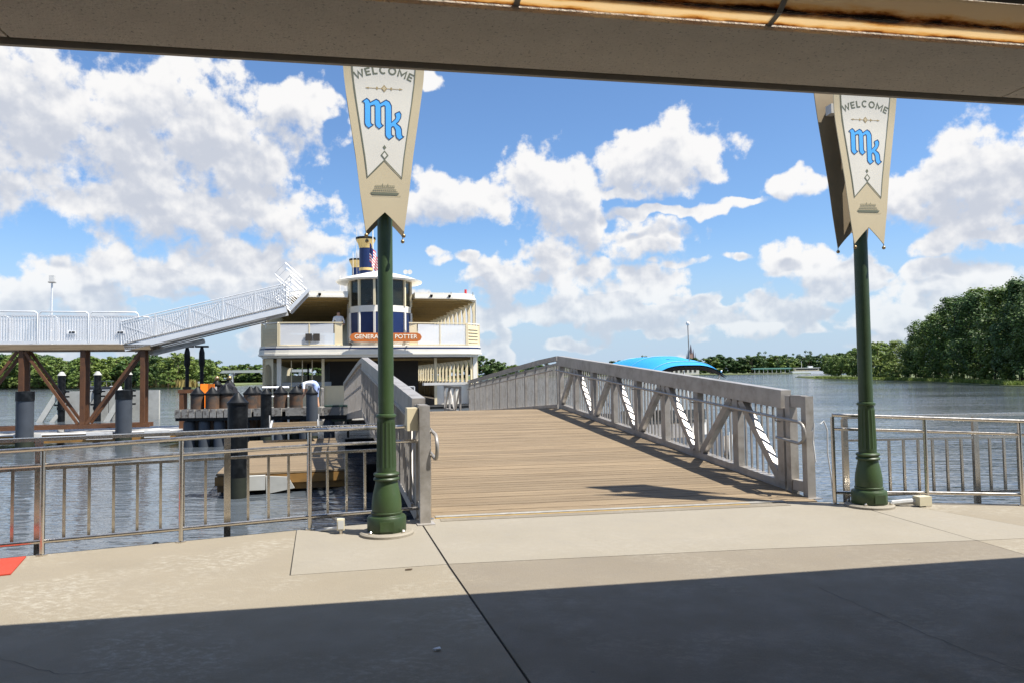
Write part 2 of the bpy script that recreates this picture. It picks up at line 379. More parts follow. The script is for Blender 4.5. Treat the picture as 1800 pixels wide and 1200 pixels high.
def tag(o, label=None, cat=None, group=None, kind=None):
    if label: o['label'] = label
    if cat: o['category'] = cat
    if group: o['group'] = group
    if kind: o['kind'] = kind
    return o
def thing(name, label, cat, loc=(0,0,0), rz=0, group=None):
    o = bpy.data.objects.new(name, None); o.empty_display_size = .3; C.objects.link(o)
    o.location = loc; o.rotation_euler = (0,0,rz)
    return tag(o, label, cat, group)
def text_mesh(body, size, mt, extrude=.004, f=None, align='CENTER'):
    cu = bpy.data.curves.new('txt', 'FONT'); cu.body = body; cu.size = size; cu.extrude = extrude; cu.align_x = align; cu.resolution_u = 3
    cu.offset = size*.007
    o = bpy.data.objects.new('txt', cu); C.objects.link(o)
    me = bpy.data.meshes.new_from_object(o.evaluated_get(bpy.context.evaluated_depsgraph_get()))
    bpy.data.objects.remove(o); bpy.data.curves.remove(cu)
    if f:
        for v in me.vertices: v.co = f(*v.co)
    me.materials.clear(); me.materials.append(MATS[mt]); return me
WZ = -0.8                                   # water level
GA = R(15.05)                               # heading of gangway and ferry, anticlockwise from +Y

# ------------------------------------------------------------------ the setting
w = MB(); w.add([(-3000,-60,WZ),(3000,-60,WZ),(3000,4000,WZ),(-3000,4000,WZ)], [(0,1,2,3)])
tag(w.build('lake_water', 'lake_water'), kind='structure')
edge = [(-12,4.02),(-4.56,7.27),(-3.44,7.76),(-2.26,8.30),(-.92,8.82),(3.6,9.58),(4.03,9.46),(5.13,9.36),(6.17,9.17),(12,7.6)]
fl = MB(); fl.prism([(12,-16)]+[(x, y-.012) for x, y in reversed(edge)]+[(-12,-16)], -.45, -.012)
floor = tag(fl.build('pier_floor', 'joint_dark'), kind='structure')
def slab(poly, mt, top=0.0):
    m_ = MB(); m_.prism(poly, -.011, top); return m_.build('slab', mt, floor)
J = .009
slab([(-12,-16),(1.83+.9,-16),(1.83,-2.6),(-.60-J,6.652),(-1.91-J,6.36),(-2.4-J,8.24),(-3.44,7.76),(-4.56,7.27),(-12,4.02)][::1], 'concrete_tan')
slab([(-1.91,6.37),(-.60-J,6.662),(-1.12-J,8.742),(-2.4,8.24)], 'concrete_light', .001)
slab([(-.60+J,6.672),(2.2,7.05),(4.50-.004,7.29),(4.18-.004,9.42),(3.6,9.58),(-.92,8.82),(-1.12+J,8.745)], 'concrete_light', .001)
slab([(2.73+J,-16),(6.5,-16),(4.86,4.6),(4.5-.004,7.28),(2.2,7.04),(-.60+J,6.662),(1.83+J,-2.6)], 'concrete_grey', 0)
slab([(4.5+.004,7.29),(5.6,7.42),(4.75,9.39),(4.19,9.43)], 'concrete_light', .001)
slab([(4.87,4.6),(6.51,-16),(12,-16),(12,7.6),(6.17,9.17),(5.13,9.36),(4.76,9.39),(5.61,7.42),(4.5+.004,7.28)], 'concrete_tan')
def crack(pts, w_=.004):
    q = MB(); rn = random.Random(int(pts[0][0]*100)); P = []
    for (x0, y0), (x1, y1) in zip(pts, pts[1:]):
        for k in range(10): P.append(Vector((x0+(x1-x0)*k/10+rn.uniform(-.012,.012), y0+(y1-y0)*k/10+rn.uniform(-.012,.012))))
    ins, out = [], []
    for i, p in enumerate(P):
        d = (P[min(i+1,len(P)-1)]-P[max(i-1,0)]).normalized(); n_ = Vector((-d.y,d.x))*w_*rn.uniform(.2,.6); ins.append(p+n_); out.append(p-n_)
    n = len(P); q.add([(v.x,v.y,.003) for v in ins+out], [(i,i+1,n+i+1,n+i) for i in range(n-1)]); return q.build('crack', 'joint_dark', floor)
crack([(2.35,5.8),(2.55,4.9),(2.8,4.1),(2.9,3.6)]); crack([(-3.2,4.6),(-2.6,4.3),(-2.2,4.4)], .003)
# a strip of grey metal plate, white edge and yellow line at the head of the gangway
d9 = Vector((math.cos(R(9.4)), math.sin(R(9.4)))); n9 = Vector((-d9.y, d9.x)); o9 = Vector((-.97, 8.72))
def strip(name, a, b, s0, s1, z0, z1, mt, parent=None):
    pts = [o9+d9*s0+n9*a, o9+d9*s1+n9*a, o9+d9*s1+n9*b, o9+d9*s0+n9*b]
    m_ = MB(); m_.prism([tuple(p) for p in pts], z0, z1); return m_.build(name, mt, parent)
strip('threshold_plate', -.16, .01, .1, 4.45, .002, .006, 'concrete_grey', floor)
strip('yellow_line', .014, .040, .05, 4.0, .002, .007, 'yellow_paint', floor)
# banks
def bank(name, poly, z=.35):
    m_ = MB(); m_.prism(poly, -2.5, WZ+z); return tag(m_.build(name, 'land'), kind='structure')
bank('left_bank', [(-900,300),(-320,300),(-220,262),(-166,243),(-120,212),(-82,183),(-78,190),(-92,260),(-150,700),(-900,700)])
bank('right_shore', [(900,58),(120,68),(78,86),(64,95.5),(72,124),(77,149),(79,160),(82,185),(84,208),(100,262),(240,430),(900,400)], .12)
bank('right_bank', [(900,60),(120,72),(80,90),(67,98),(75,125),(80,150),(82,160),(85,185),(87,208),(100,260),(240,420),(900,400)])
bank('far_bank', [(-420,330),(-60,330),(60,560),(140,500),(240,540),(900,600),(900,1800),(-900,1800)])

# ------------------------------------------------------------------ roof over the pier
BA = R(10.2)
roof = thing('pier_canopy', 'low stucco edge beam and roof shading the foreground concrete', 'canopy', (0,0,0), BA)
V0, VW, BZ = 4.52, .80, 3.57                 # outer edge of beam along local y, width, underside
for a, b in ((-9, -2.005), (-1.995, 4.31), (4.32, 12)):
    m_ = MB(); m_.box(((a+b)/2, V0-.10-(VW-.10)/2, BZ+.26), (b-a-.006, VW-.10, .52)); m_.build('beam_panel', 'stucco', roof)
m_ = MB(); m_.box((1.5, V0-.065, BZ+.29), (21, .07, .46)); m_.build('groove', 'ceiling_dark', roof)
m_ = MB(); m_.box((1.5, V0-.015, BZ+.265), (21, .03, .55)); m_.build('fascia', 'stucco_trim', roof)
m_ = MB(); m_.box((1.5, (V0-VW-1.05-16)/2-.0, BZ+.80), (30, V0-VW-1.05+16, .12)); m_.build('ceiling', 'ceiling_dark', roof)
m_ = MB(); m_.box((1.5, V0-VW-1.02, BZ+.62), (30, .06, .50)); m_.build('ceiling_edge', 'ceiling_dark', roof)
yi = V0-VW
for a, b in ((-.62, .705), (.725, 2.145), (2.155, 4.615), (4.625, 9)):
    for (ya, za), (yb, zb) in (((yi-.004,.03),(yi-.11,.05)), ((yi-.112,.055),(yi-.22,.135))):
        m_ = MB(); m_.add([(a,ya,BZ+za),(b,ya,BZ+za),(b,yb,BZ+zb),(a,yb,BZ+zb),(a,ya,BZ+za+.006),(b,ya,BZ+za+.006),(b,yb,BZ+zb+.006),(a,yb,BZ+zb+.006)], [(3,2,1,0),(4,5,6,7),(0,1,5,4),(1,2,6,5),(2,3,7,6),(3,0,4,7)])
        m_.build('skylight_pane', 'skylight_panel', roof)
for a in (.715, 2.15, 4.62):
    m_ = MB(); m_.bar((a,yi,BZ+.035),(a,yi-.11,BZ+.055),.03,.02); m_.bar((a,yi-.11,BZ+.055),(a,yi-.24,BZ+.155),.03,.02); m_.build('glazing_bar', 'stucco_trim', roof)
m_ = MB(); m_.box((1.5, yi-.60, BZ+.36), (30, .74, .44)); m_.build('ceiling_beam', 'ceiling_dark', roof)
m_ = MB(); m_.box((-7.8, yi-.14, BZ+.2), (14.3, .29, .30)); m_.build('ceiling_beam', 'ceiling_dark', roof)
m_ = MB(); m_.box((1.5, -9.5, 2.1), (30, .2, 4.2)); m_.build('unseen_back_wall', 'stucco', roof)  # unseen wall added behind the viewpoint to keep sky light off the roofed floor

# ------------------------------------------------------------------ lamp posts and banners
def lamp(loc, label):
    t = thing('lamp_post', label, 'lamp post', loc, BA, 'green lamp posts on the pier edge')
    MB().lathe([(.0,-.005),(.285,-.005),(.285,.025),(.265,.04),(.0,.04)], 40).build('footing', 'concrete_light', t, True)
    MB().lathe([(.195,.03),(.205,.045),(.205,.185),(.195,.20),(.165,.205),(.16,.215),(.165,.225),(.165,.24),(.150,.25)], 32).build('base', 'lamp_green', t, True)
    MB().lathe([(.155,.25),(.158,.30),(.152,.38),(.138,.46),(.122,.53),(.114,.575)], 32).build('bell', 'lamp_green', t, True)
    MB().lathe([(.116,.57),(.136,.575),(.14,.59),(.132,.603),(.117,.61),(.134,.625),(.138,.64),(.130,.652),(.108,.66)], 32).build('ring', 'lamp_green', t, True)
    MB().lathe([(.103,.65),(.103,.70),(.106,.72),(.096,1.17),(.092,1.20),(.09,1.245)], 32, flute=(.70,1.18)).build('fluted_shaft', 'lamp_green', t, True)
    MB().lathe([(.09,1.235),(.105,1.24),(.108,1.255),(.104,1.27),(.09,1.275)], 32).build('ring', 'lamp_green', t, True)
    for k in range(4):
        a = R(45+90*k); MB().lathe([(.018,.038),(.018,.06),(.010,.07),(.001,.072)], 8, (.238*math.cos(a), .238*math.sin(a), 0)).build('anchor_bolt', 'steel', t, True)
    MB().box((0,-.206,.115),(.14,.008,.10)).build('access_door', 'lamp_green', t)
    MB().lathe([(.083,1.27),(.083,1.5),(.078,5.4),(.0,5.4)], 28).build('shaft', 'lamp_green', t, True)
    return t
WPT = [(3.2,.20),(3.6,.255),(4.0,.30),(4.4,.358),(4.7,.402),(4.9,.425),(5.1,.435),(5.4,.44)]
def hw(z):
    for (a, b), (c, d) in zip(WPT, WPT[1:]):
        if z <= c: return b+(d-b)*max(0, (z-a))/(c-a)
    return WPT[-1][1]
def surf(x, z, off=0.): return (x, -.17+.0*x*x-.06*max(0, z-4.6)**2*2-off, z)
MK = [(195,262),(290,190),(345,235),(360,275),(485,200),(540,230),(570,285),(690,205),(760,245),(800,330),(800,680),(880,600),(890,560),(870,490),(965,440),(1000,500),(990,580),(950,650),(900,700),(980,760),(1005,820),(1010,930),(1025,965),(1055,975),(960,1050),(900,1000),(885,940),(880,840),(850,775),(820,765),(795,790),(795,930),(810,960),(850,965),(745,1050),(690,1000),(670,950),(670,350),(655,330),(640,325),(580,360),(580,700),(600,740),(630,752),(540,830),(480,780),(460,720),(460,350),(440,325),(370,350),(370,700),(385,735),(425,745),(325,825),(265,775),(245,720),(245,310),(230,280)]
def strip_closed(pts, wd, closed=True):
    n = len(pts); pts = [Vector(p) for p in pts]; ins, out = [], []
    for i in range(n):
        a = pts[i-1] if (closed or i) else pts[i]; b = pts[(i+1) % n] if (closed or i < n-1) else pts[i]
        d1 = (pts[i]-a); d2 = (b-pts[i])
        d1 = d1.normalized() if d1.length else d2.normalized(); d2 = d2.normalized() if d2.length else d1
        nn = Vector((-d1.y-d2.y, d1.x+d2.x)); nn = nn.normalized() if nn.length > 1e-4 else Vector((-d1.y, d1.x))
        k = 1/max(.55, nn.dot(Vector((-d1.y, d1.x))))
        ins.append(pts[i]+nn*wd/2*k); out.append(pts[i]-nn*wd/2*k)
    return ins, out
def banner(loc, label, box=False):
    t = thing('welcome_banner', label, 'banner', loc, BA, 'welcome banners on the lamp posts')
    def panel(sign, print_):
        g = MB(); rows = 16; cols = 12; zs = [3.2+(5.4-3.2)*i/rows for i in range(rows+1)]; front = []; 
        for off in (0., .012):
            for i, z in enumerate(zs):
                for j in range(cols+1):
                    u = -1+2*j/cols; zz = z
                    zb = 3.2+.21*(1-abs(u))                # swallow-tail foot
                    zz = zb+(5.4-zb)*i/rows
                    x, y, q = surf(u*hw(zz), zz, -off); g.v.append((x, y*sign, q))
        K = (rows+1)*(cols+1); id_ = lambda o, i, j: o*K+i*(cols+1)+j
        for o in (0, 1):
            for i in range(rows):
                for j in range(cols): g.f.append((id_(o,i,j), id_(o,i,j+1), id_(o,i+1,j+1), id_(o,i+1,j)))
        for i in range(rows):
            for j in (0, cols): g.f.append((id_(0,i,j), id_(0,i+1,j), id_(1,i+1,j), id_(1,i,j)))
        for j in range(cols):
            for i in (0, rows): g.f.append((id_(0,i,j), id_(0,i,j+1), id_(1,i,j+1), id_(1,i,j)))
        p = g.build('panel', 'banner_tan' if sign > 0 else 'banner_back', t, True)
        if not print_: return p
        # inner field
        g = MB(); rows = 14
        for i in range(rows+1):
            for j in range(cols+1):
                u = -1+2*j/cols; zb = 3.78+.19*(1-abs(u)); zz = zb+(5.4-zb)*i/rows
                g.v.append(surf(u*(hw(zz)-.095), zz, .002))
        for i in range(rows):
            for j in range(cols): g.f.append((i*(cols+1)+j, i*(cols+1)+j+1, (i+1)*(cols+1)+j+1, (i+1)*(cols+1)+j))
        g.build('inner_field', 'banner_cream', p, True)
        # dark line round the field
        ln = [(-(hw(5.4)-.095)+0, 5.4)]
        for z in (5.2,5.0,4.8,4.6,4.4,4.2,4.0,3.9): ln.append((-(hw(z)-.095), z))
        ln += [(-(hw(3.78)-.095), 3.78), (-.09, 3.875), (0, 3.97)]
        ln += [(-x, z) for x, z in reversed(ln[:-1])]
        ins, out = strip_closed(ln, .011, False); n = len(ln); g = MB()
        g.add([surf(v.x, v.y, .004) for v in ins+out], [(i, i+1, n+i+1, n+i) for i in range(n-1)])
        g.build('border_line', 'print_green', p)
        f = lambda zx, zy: ((zx-648)/12/164, 3.2+(410-(160+zy/12))/164)
        mk = [f(*q) for q in MK]; g = MB(); g.add([surf(x, z, .0035) for x, z in mk], [tuple(range(len(mk)))]); g.build('monogram', 'print_blue', p)
        ins, out = strip_closed(mk, .0085); n = len(mk); g = MB()
        g.add([surf(v.x, v.y, .005) for v in ins+out], [(i, (i+1) % n, n+(i+1) % n, n+i) for i in range(n)]); g.build('monogram_outline', 'print_navy', p)
        # arched word
        # bold sans capitals drawn as mitred strokes on a unit box, bent along the arc
        ell = lambda a0, a1, n: [(.5+.42*math.cos(R(a0+(a1-a0)*i/n)), .5+.42*math.sin(R(a0+(a1-a0)*i/n))) for i in range(n+1)]
        GL_ = {'W': [([(.06,1),(.27,.08),(.5,.85),(.73,.08),(.94,1)],0)], 'E': [([(.1,0),(.1,1)],0),([(.2,.91),(.9,.91)],0),([(.2,.5),(.8,.5)],0),([(.2,.09),(.9,.09)],0)],
               'L': [([(.1,1),(.1,.09),(.9,.09)],0)], 'C': [(ell(48,312,14),0)], 'O': [(ell(0,342,19),1)], 'M': [([(.09,0),(.12,.94),(.5,.28),(.88,.94),(.91,0)],0)]}
        wd = {'W':.098,'E':.056,'L':.054,'C':.072,'O':.078,'M':.092}; hh, gap, rad, zc = .082, .016, .62, 4.895-.62
        tot = sum(wd[c] for c in 'WELCOME')+gap*6; pos = -tot/2; g = MB()
        for ch in 'WELCOME':
            for st, closed in GL_[ch]:
                pts = [(x*wd[ch], y*hh) for x, y in st]; ins, out = strip_closed(pts, .0165, bool(closed)); n = len(pts)
                bend = lambda v: (lambda a_: surf((rad+v.y)*math.sin(a_), zc+(rad+v.y)*math.cos(a_), .0035))((pos+v.x)/rad)
                g.add([bend(v) for v in ins+out], [(i, (i+1) % n, n+(i+1) % n, n+i) for i in range(n if closed else n-1)])
            pos += wd[ch]+gap
        g.build('lettering', 'print_green', p)
        def flat(name, polys, mt, off):
            g = MB()
            for po in polys:
                x0, x1 = min(q[0] for q in po), max(q[0] for q in po)
                if len(po) == 4 and x1-x0 > .06 and po[0][1] == po[1][1]:
                    for k in range(8):
                        a, b = x0+(x1-x0)*k/8, x0+(x1-x0)*(k+1)/8; g.add([surf(a,po[0][1],off), surf(b,po[0][1],off), surf(b,po[2][1],off), surf(a,po[2][1],off)], [(0,1,2,3)])
                else: g.add([surf(x, z, off) for x, z in po], [tuple(range(len(po)))])
            return g.build(name, mt, p)
        dia = lambda cx, cz, a, b: [(cx-a, cz), (cx, cz-b), (cx+a, cz), (cx, cz+b)]
        zo = 4.74
        flat('ornament', [dia(0,zo,.034,.04), dia(-.075,zo,.016,.02), dia(.075,zo,.016,.02), [(-.2,zo),(-.16,zo-.011),(-.16,zo+.011)], [(.2,zo),(.16,zo-.011),(.16,zo+.011)],
                          [(-.16,zo-.003),(-.091,zo-.003),(-.091,zo+.003),(-.16,zo+.003)], [(.16,zo-.003),(.091,zo-.003),(.091,zo+.003),(.16,zo+.003)],
                          [(-.059,zo-.003),(-.034,zo-.003),(-.034,zo+.003),(-.059,zo+.003)], [(.059,zo-.003),(.034,zo-.003),(.034,zo+.003),(.059,zo+.003)]], 'print_gold', .004)
        flat('ornament_core', [dia(0,zo,.02,.025)], 'banner_tan', .005)
        flat('pendant', [dia(0,4.02,.042,.052), dia(0,4.105,.02,.026)], 'print_green', .004)
        flat('pendant_core', [dia(0,4.02,.024,.031)], 'banner_cream', .005)
        rect = lambda x0, x1, z0, z1: [(x0,z0),(x1,z0),(x1,z1),(x0,z1)]
        bars = [[(-.155,3.617),(-.13,3.595),(-.13,3.62)], [(.13,3.595),(.155,3.617),(.13,3.62)], rect(-.13,.13,3.595,3.62)]
        for z, x in ((3.632,.135),(3.652,.12),(3.674,.105)): bars.append(rect(-x, x, z-.0028, z+.0028))
        for k in range(11): bars.append(rect(-.1+k*.02-.0016, -.1+k*.02+.0016, 3.6768, 3.692))
        for k in range(12): bars.append(rect(-.115+k*.0209-.0016, -.115+k*.0209+.0016, 3.6348, 3.6492))
        bars += [rect(-.104,.104,3.6922,3.6962), rect(-.024,-.018,3.6964,3.716), rect(.03,.036,3.6964,3.714), rect(-.13,.17,3.583,3.586)]
        flat('boat_emblem', bars, 'print_green', .0035)
        return p
    panel(1, True); panel(-1, False)
    for s in (1, -1):
        for u in (-1, 1):
            x, y, z = surf(u*.195, 3.19); b = MB(); b.ball((x, y*s, z-.03), .022, 10, 6); b.tube([(x, y*s, z+.02), (x, y*s, z-.02)], .005, 6); b.build('bell', 'brass', t, True)
    for z in (3.52, 4.35):
        b = MB(); b.bar((0,-.165,z),(0,.165,z),.05,.05); b.lathe([(.1,z-.04),(.1,z+.04)], 20); b.build('bracket', 'lamp_green', t)
    return t
lamp((-1.36,7.95,0), 'green fluted lamp post in front of the ferry, with open water at its left')
lamp((4.36,9.16,0), 'green fluted lamp post beside the right end of the gangway, before the lake')
banner((-1.36,7.95,0), 'cream swallow-tailed welcome banner on the lamp post in front of the ferry')
bn = banner((4.36,9.16,0), 'cream swallow-tailed welcome banner on the right lamp post, over the lake')
b_ = MB(); b_.box((-.30,.05,4.93),(.09,.12,.12)); b_.bar((-.25,.05,4.93),(-.05,.03,4.93),.03,.03); b_.build('speaker_box', 'dock_white', bn)

# ------------------------------------------------------------------ railings on the pier edge
def railing(pts, label, cat_group, tops, name='handrail_fence'):
    t = thing(name, label, 'railing', (pts[0][0], pts[0][1], 0), 0, cat_group); o = Vector((pts[0][0], pts[0][1], 0))
    P = [Vector((x, y, 0))-o for x, y in pts]
    for p, h in zip(P, tops):
        MB().tube([p+Vector((0,0,-.02)), p+Vector((0,0,h-.02))], .024, 10).build('post', 'steel', t, True)
        MB().lathe([(.05,.001),(.05,.012),(.026,.014)], 16, tuple(p)).build('post_flange', 'steel', t, True)
    for fr in (1.0, .845, .13):
        for (p, h), (q, k) in zip(zip(P, tops), zip(P[1:], tops[1:])):
            MB().tube([p+Vector((0,0,h*fr)), q+Vector((0,0,k*fr))], .024 if fr == 1 else .02, 10).build('rail', 'steel', t, True)
    return t
LP = [(-6.92,6.18),(-5.74,6.69),(-4.56,7.21),(-3.44,7.70),(-2.26,8.24),(-.99,8.72)]
railing(LP, 'polished steel three-rail handrail on the pier edge left of the gangway', 'front handrails', [1.0,1.0,1.02,1.06,1.09,1.09])
RP = [(4.02,9.35),(5.13,9.26),(6.17,9.06),(7.2,8.8),(8.2,8.5)]
railing(RP, 'polished steel three-rail handrail on the pier edge right of the gangway', 'front handrails', [1.11,1.06,1.02,1.0,1.0])
def guard(pts, label, z1=1.08, z0=.03, pk=.215, post_every=50):
    t = thing('guard_rail', label, 'railing', (pts[0][0], pts[0][1], 0), 0, 'guard rails behind the handrails'); o = Vector((pts[0][0], pts[0][1], 0))
    pick = MB().box((0,0,(z0+z1-.3)/2), (.028,.028,z1-.3-z0)).mesh('picket', 'steel'); post = MB().box((0,0,(z1-.02-.5)/2), (.07,.05,z1-.02+.5)).mesh('post', 'steel')
    for a, b in zip(pts, pts[1:]):
        p, q = Vector((*a,0))-o, Vector((*b,0))-o; L_ = (q-p).length; d = (q-p)/L_; an = math.atan2(d.y, d.x)
        MB().bar(p+Vector((0,0,z1)), q+Vector((0,0,z1)), .13, .035).build('top_cap', 'steel', t)
        MB().bar(p+Vector((0,0,z1-.3)), q+Vector((0,0,z1-.3)), .04, .03).build('mid_rail', 'steel', t)
        MB().bar(p+Vector((0,0,z0)), q+Vector((0,0,z0)), .04, .03).build('bottom_rail', 'steel', t)
        n = max(1, round(L_/pk)); pe = round(post_every/pk)
        for k in range(n+1):
            w_ = p+d*(L_*k/n)
            if k % pe == 0: inst(post, 'post', t, tuple(w_), an)
            else: inst(pick, 'picket', t, tuple(w_), an)
    return t
guard([(-6.53,6.91),(-4.88,7.65),(-3.237,8.41),(-1.6,9.10)], 'steel guard rail with upright bars and flat cap behind the left handrail')
guard([(4.36,9.78),(6.18,9.95),(8.0,10.12)], 'steel guard rail with upright bars running behind the right handrail', 1.05)

# small things on the pier
t = thing('junction_box', 'small beige electrical box on a short post beside the left lamp post', 'utility box', (-1.86,8.0,0), R(12))
MB().box((0,0,.10),(.08,.06,.12)).build('box', 'box_beige', t); MB().box((0,-.032,.10),(.06,.006,.09)).build('cover', 'dock_white', t); MB().tube([(0,0,0),(0,0,.05)],.018,8).build('conduit', 'steel', t, True)
MB().tube([(-.03,.0,.06),(-.12,.1,.04),(-.3,.3,-.02),(-.5,.5,-.1)],.015,8).build('pipe', 'dock_white', t, True)
t = thing('flood_light', 'small beige box floodlight lying on the pier by the right lamp post', 'floodlight', (4.93,9.12,0), R(12))
MB().box((.05,-.02,.07),(.17,.12,.11)).build('housing', 'box_beige', t); MB().box((.138,-.02,.07),(.008,.10,.09)).build('cover', 'dock_white', t)
MB().tube([(-.02,.02,.06),(-.16,.06,.05),(-.26,.12,.03)],.035,8).build('conduit', 'dock_white', t, True); MB().box((.09,-.03,.008),(.08,.1,.016)).build('foot', 'steel', t)
m_ = MB(); m_.prism([(-4.66,7.13),(-4.38,6.50),(-6.4,5.62),(-6.68,6.25)], .002, .014); tag(m_.build('floor_mat', 'red_mat'), 'red floor mat at the far left edge of the pier', 'mat')
m_ = MB(); m_.tube([(-3.95,7.62,-.1),(-3.75,7.72,-.06),(-3.6,7.82,-.08),(-3.2,8.0,-.1)],.03,8); m_.ball((-3.72,7.74,-.05),.05); m_.lathe([(.04,-.4),(.04,-.1)],8,(-3.85,7.68,0)); tag(m_.build('pipe_valve', 'pile_black', None, True), 'dark pipe with a valve below the left handrail at the pier edge', 'pipe')
m_ = MB(); m_.tube([(3.98,9.62,.98),(4.03,9.64,1.02),(4.07,9.63,.9),(4.06,9.62,.6),(4.09,9.6,.3),(4.1,9.58,.02)],.009,6); m_.tube([(3.84,9.55,.9),(3.86,9.53,1.0),(3.84,9.53,.75),(3.87,9.54,.5),(3.85,9.55,.8)],.008,6); tag(m_.build('rope', 'dock_white', None, True), 'thin pale rope tied to the end post of the gangway', 'rope')
m_ = MB(); m_.prism([(-.51,4.60),(-.47,4.63),(-.46,4.595),(-.49,4.585)], .003, .014); tag(m_.build('paper_scrap', 'flag_white'), 'tiny white scrap lying on the shaded concrete', 'litter')
m_ = MB(); m_.prism([(-.95,6.46),(-.90,6.47),(-.89,6.485),(-.93,6.48)], .003, .014); tag(m_.build('dry_leaf', 'bark'), 'dry brown leaf on the sunlit concrete', 'leaf')

# ------------------------------------------------------------------ gangway
GO = (1.435, 9.15, 0); GW = 5.08; GL = 10.1; GZ = .767; GH = 1.374
sl = GZ/GL
def truss(t, side, L0, L1, z0, z1, npan, first, near_end=True, shared=None, pkd=.14, light=False):
    """one Warren side truss along local y; side = +1 right, -1 left"""
    x = side*GW/2; zf = lambda y: z0+(z1-z0)*(y-L0)/(L1-L0)
    H = GH; cw, ch = .11, .25
    MB().bar((x,L0,zf(L0)+H-ch/2),(x,L1,zf(L1)+H-ch/2),cw+.05,ch).build('top_chord', 'aluminium', t)
    MB().bar((x,L0,zf(L0)+.02),(x,L1,zf(L1)+.02),cw,.20).build('bottom_chord', 'aluminium', t)
    pl = (L1-L0)/npan
    post = MB().box((0,0,0),(.11,.15,H-ch-.122)).mesh('post', 'aluminium')
    for k in range(npan+1):
        y = L0+pl*k; y = min(max(y, L0+.07), L1-.07)
        inst(post, 'post', t, (x, y, zf(y)+.121+(H-ch-.122)/2))
    for k in range(npan):
        ya, yb = L0+pl*k+.13, L0+pl*(k+1)-.13
        if (k+first) % 2: ya, yb = yb, ya
        MB().bar((x-side*.004,ya,zf(ya)+.12),(x-side*.004,yb,zf(yb)+H-ch),.10,.115).build('diagonal', 'aluminium', t)
    xo = x+side*.085
    pk = MB().box((0,0,0),(.026,.026,H-.36)).mesh('picket', 'aluminium')
    n = int((L1-L0)/pkd)
    for k in range(1, n):
        y = L0+(L1-L0)*k/n; inst(pk, 'picket', t, (xo, y, zf(y)+.10+(H-.36)/2))
    for zz in (.10, H-.26): MB().bar((xo,L0,zf(L0)+zz),(xo,L1,zf(L1)+zz),.03,.035).build('picket_rail', 'aluminium', t)
g = thing('gangway', 'wide ramp of wooden planks between aluminium truss rails, rising from the pier', 'gangway', GO, GA)
# planks run parallel to the quay edge, slightly skewed to the trusses
SK = R(-5.6); npl = 76
pm = []
for k in range(3):
    q = MB(); q.box((0,0,0),(GW/math.cos(SK)-.1, GL/npl-.010, .045)); pm.append(q.mesh('plank', 'plank'))
for k in range(npl+3):
    y = .02+(k+.5)*GL/npl
    if y > GL-.0: break
    inst(pm[k % 3], 'plank', g, (0, y, sl*y-.0225+random.uniform(-.0015,.0015)), rot=(math.atan(sl), 0, SK))
m_ = MB()
for xx in (-1.7,-.6,.6,1.7): m_.bar((xx,.1,-.16),(xx,GL,GZ-.16),.12,.2)
m_.build('stringer', 'aluminium', g)
truss(g, 1, .45, GL, sl*.45, GZ, 8, 0); truss(g, -1, .45, GL, sl*.45, GZ, 8, 0)
MB().prism([(0,0),(.30,0),(.30,.26),(.12,.26)], -.06, .06, lambda x, y, z: (-GW/2-.13+z, .32-x, 1.05+y)).build('control_box', 'paint_cream', g)
for s in (1, -1):
    x = s*GW/2
    for y in (.34, .0): MB().box((x,y,.67),(.12,.10,1.33)).build('end_post', 'aluminium', g)
    MB().box((x,.17,GH-.11),(.10,.24,.16)).build('end_beam', 'aluminium', g); MB().box((x,.17,.14),(.09,.24,.14)).build('end_beam', 'aluminium', g)
    MB().box((x,-.02,.006),(.2,.22,.012)).build('base_plate', 'aluminium', g)
    xi = x-s*.13; z1 = 1.0; 
    arc = [(xi,.13+.14*math.cos(a)-.10,.86+.14*math.sin(a)) for a in [R(90+i*15) for i in range(13)]]
    arc = [(xi, .03-.14*math.sin(R(i*15)), .86+.14*math.cos(R(i*15))) for i in range(13)]
    MB().tube([(xi,GL,GZ+1.0)]+[(xi,2,sl*2+1.0),(xi,.6,sl*.6+1.0)]+arc+[(xi,.5,.76)], .021, 10).build('handrail', 'aluminium', g, True)
    for k in range(8):
        y = .45+.07+k*1.2; MB().tube([(x-s*.04,y,sl*y+.93),(xi,y,sl*y+.95),(xi,y,sl*y+.99)], .01, 6).build('handrail_bracket', 'aluminium', g, True)
strip('edge_plate', .047, .14, .05, 4.5, .001, .016, 'edge_plate_grey', floor)
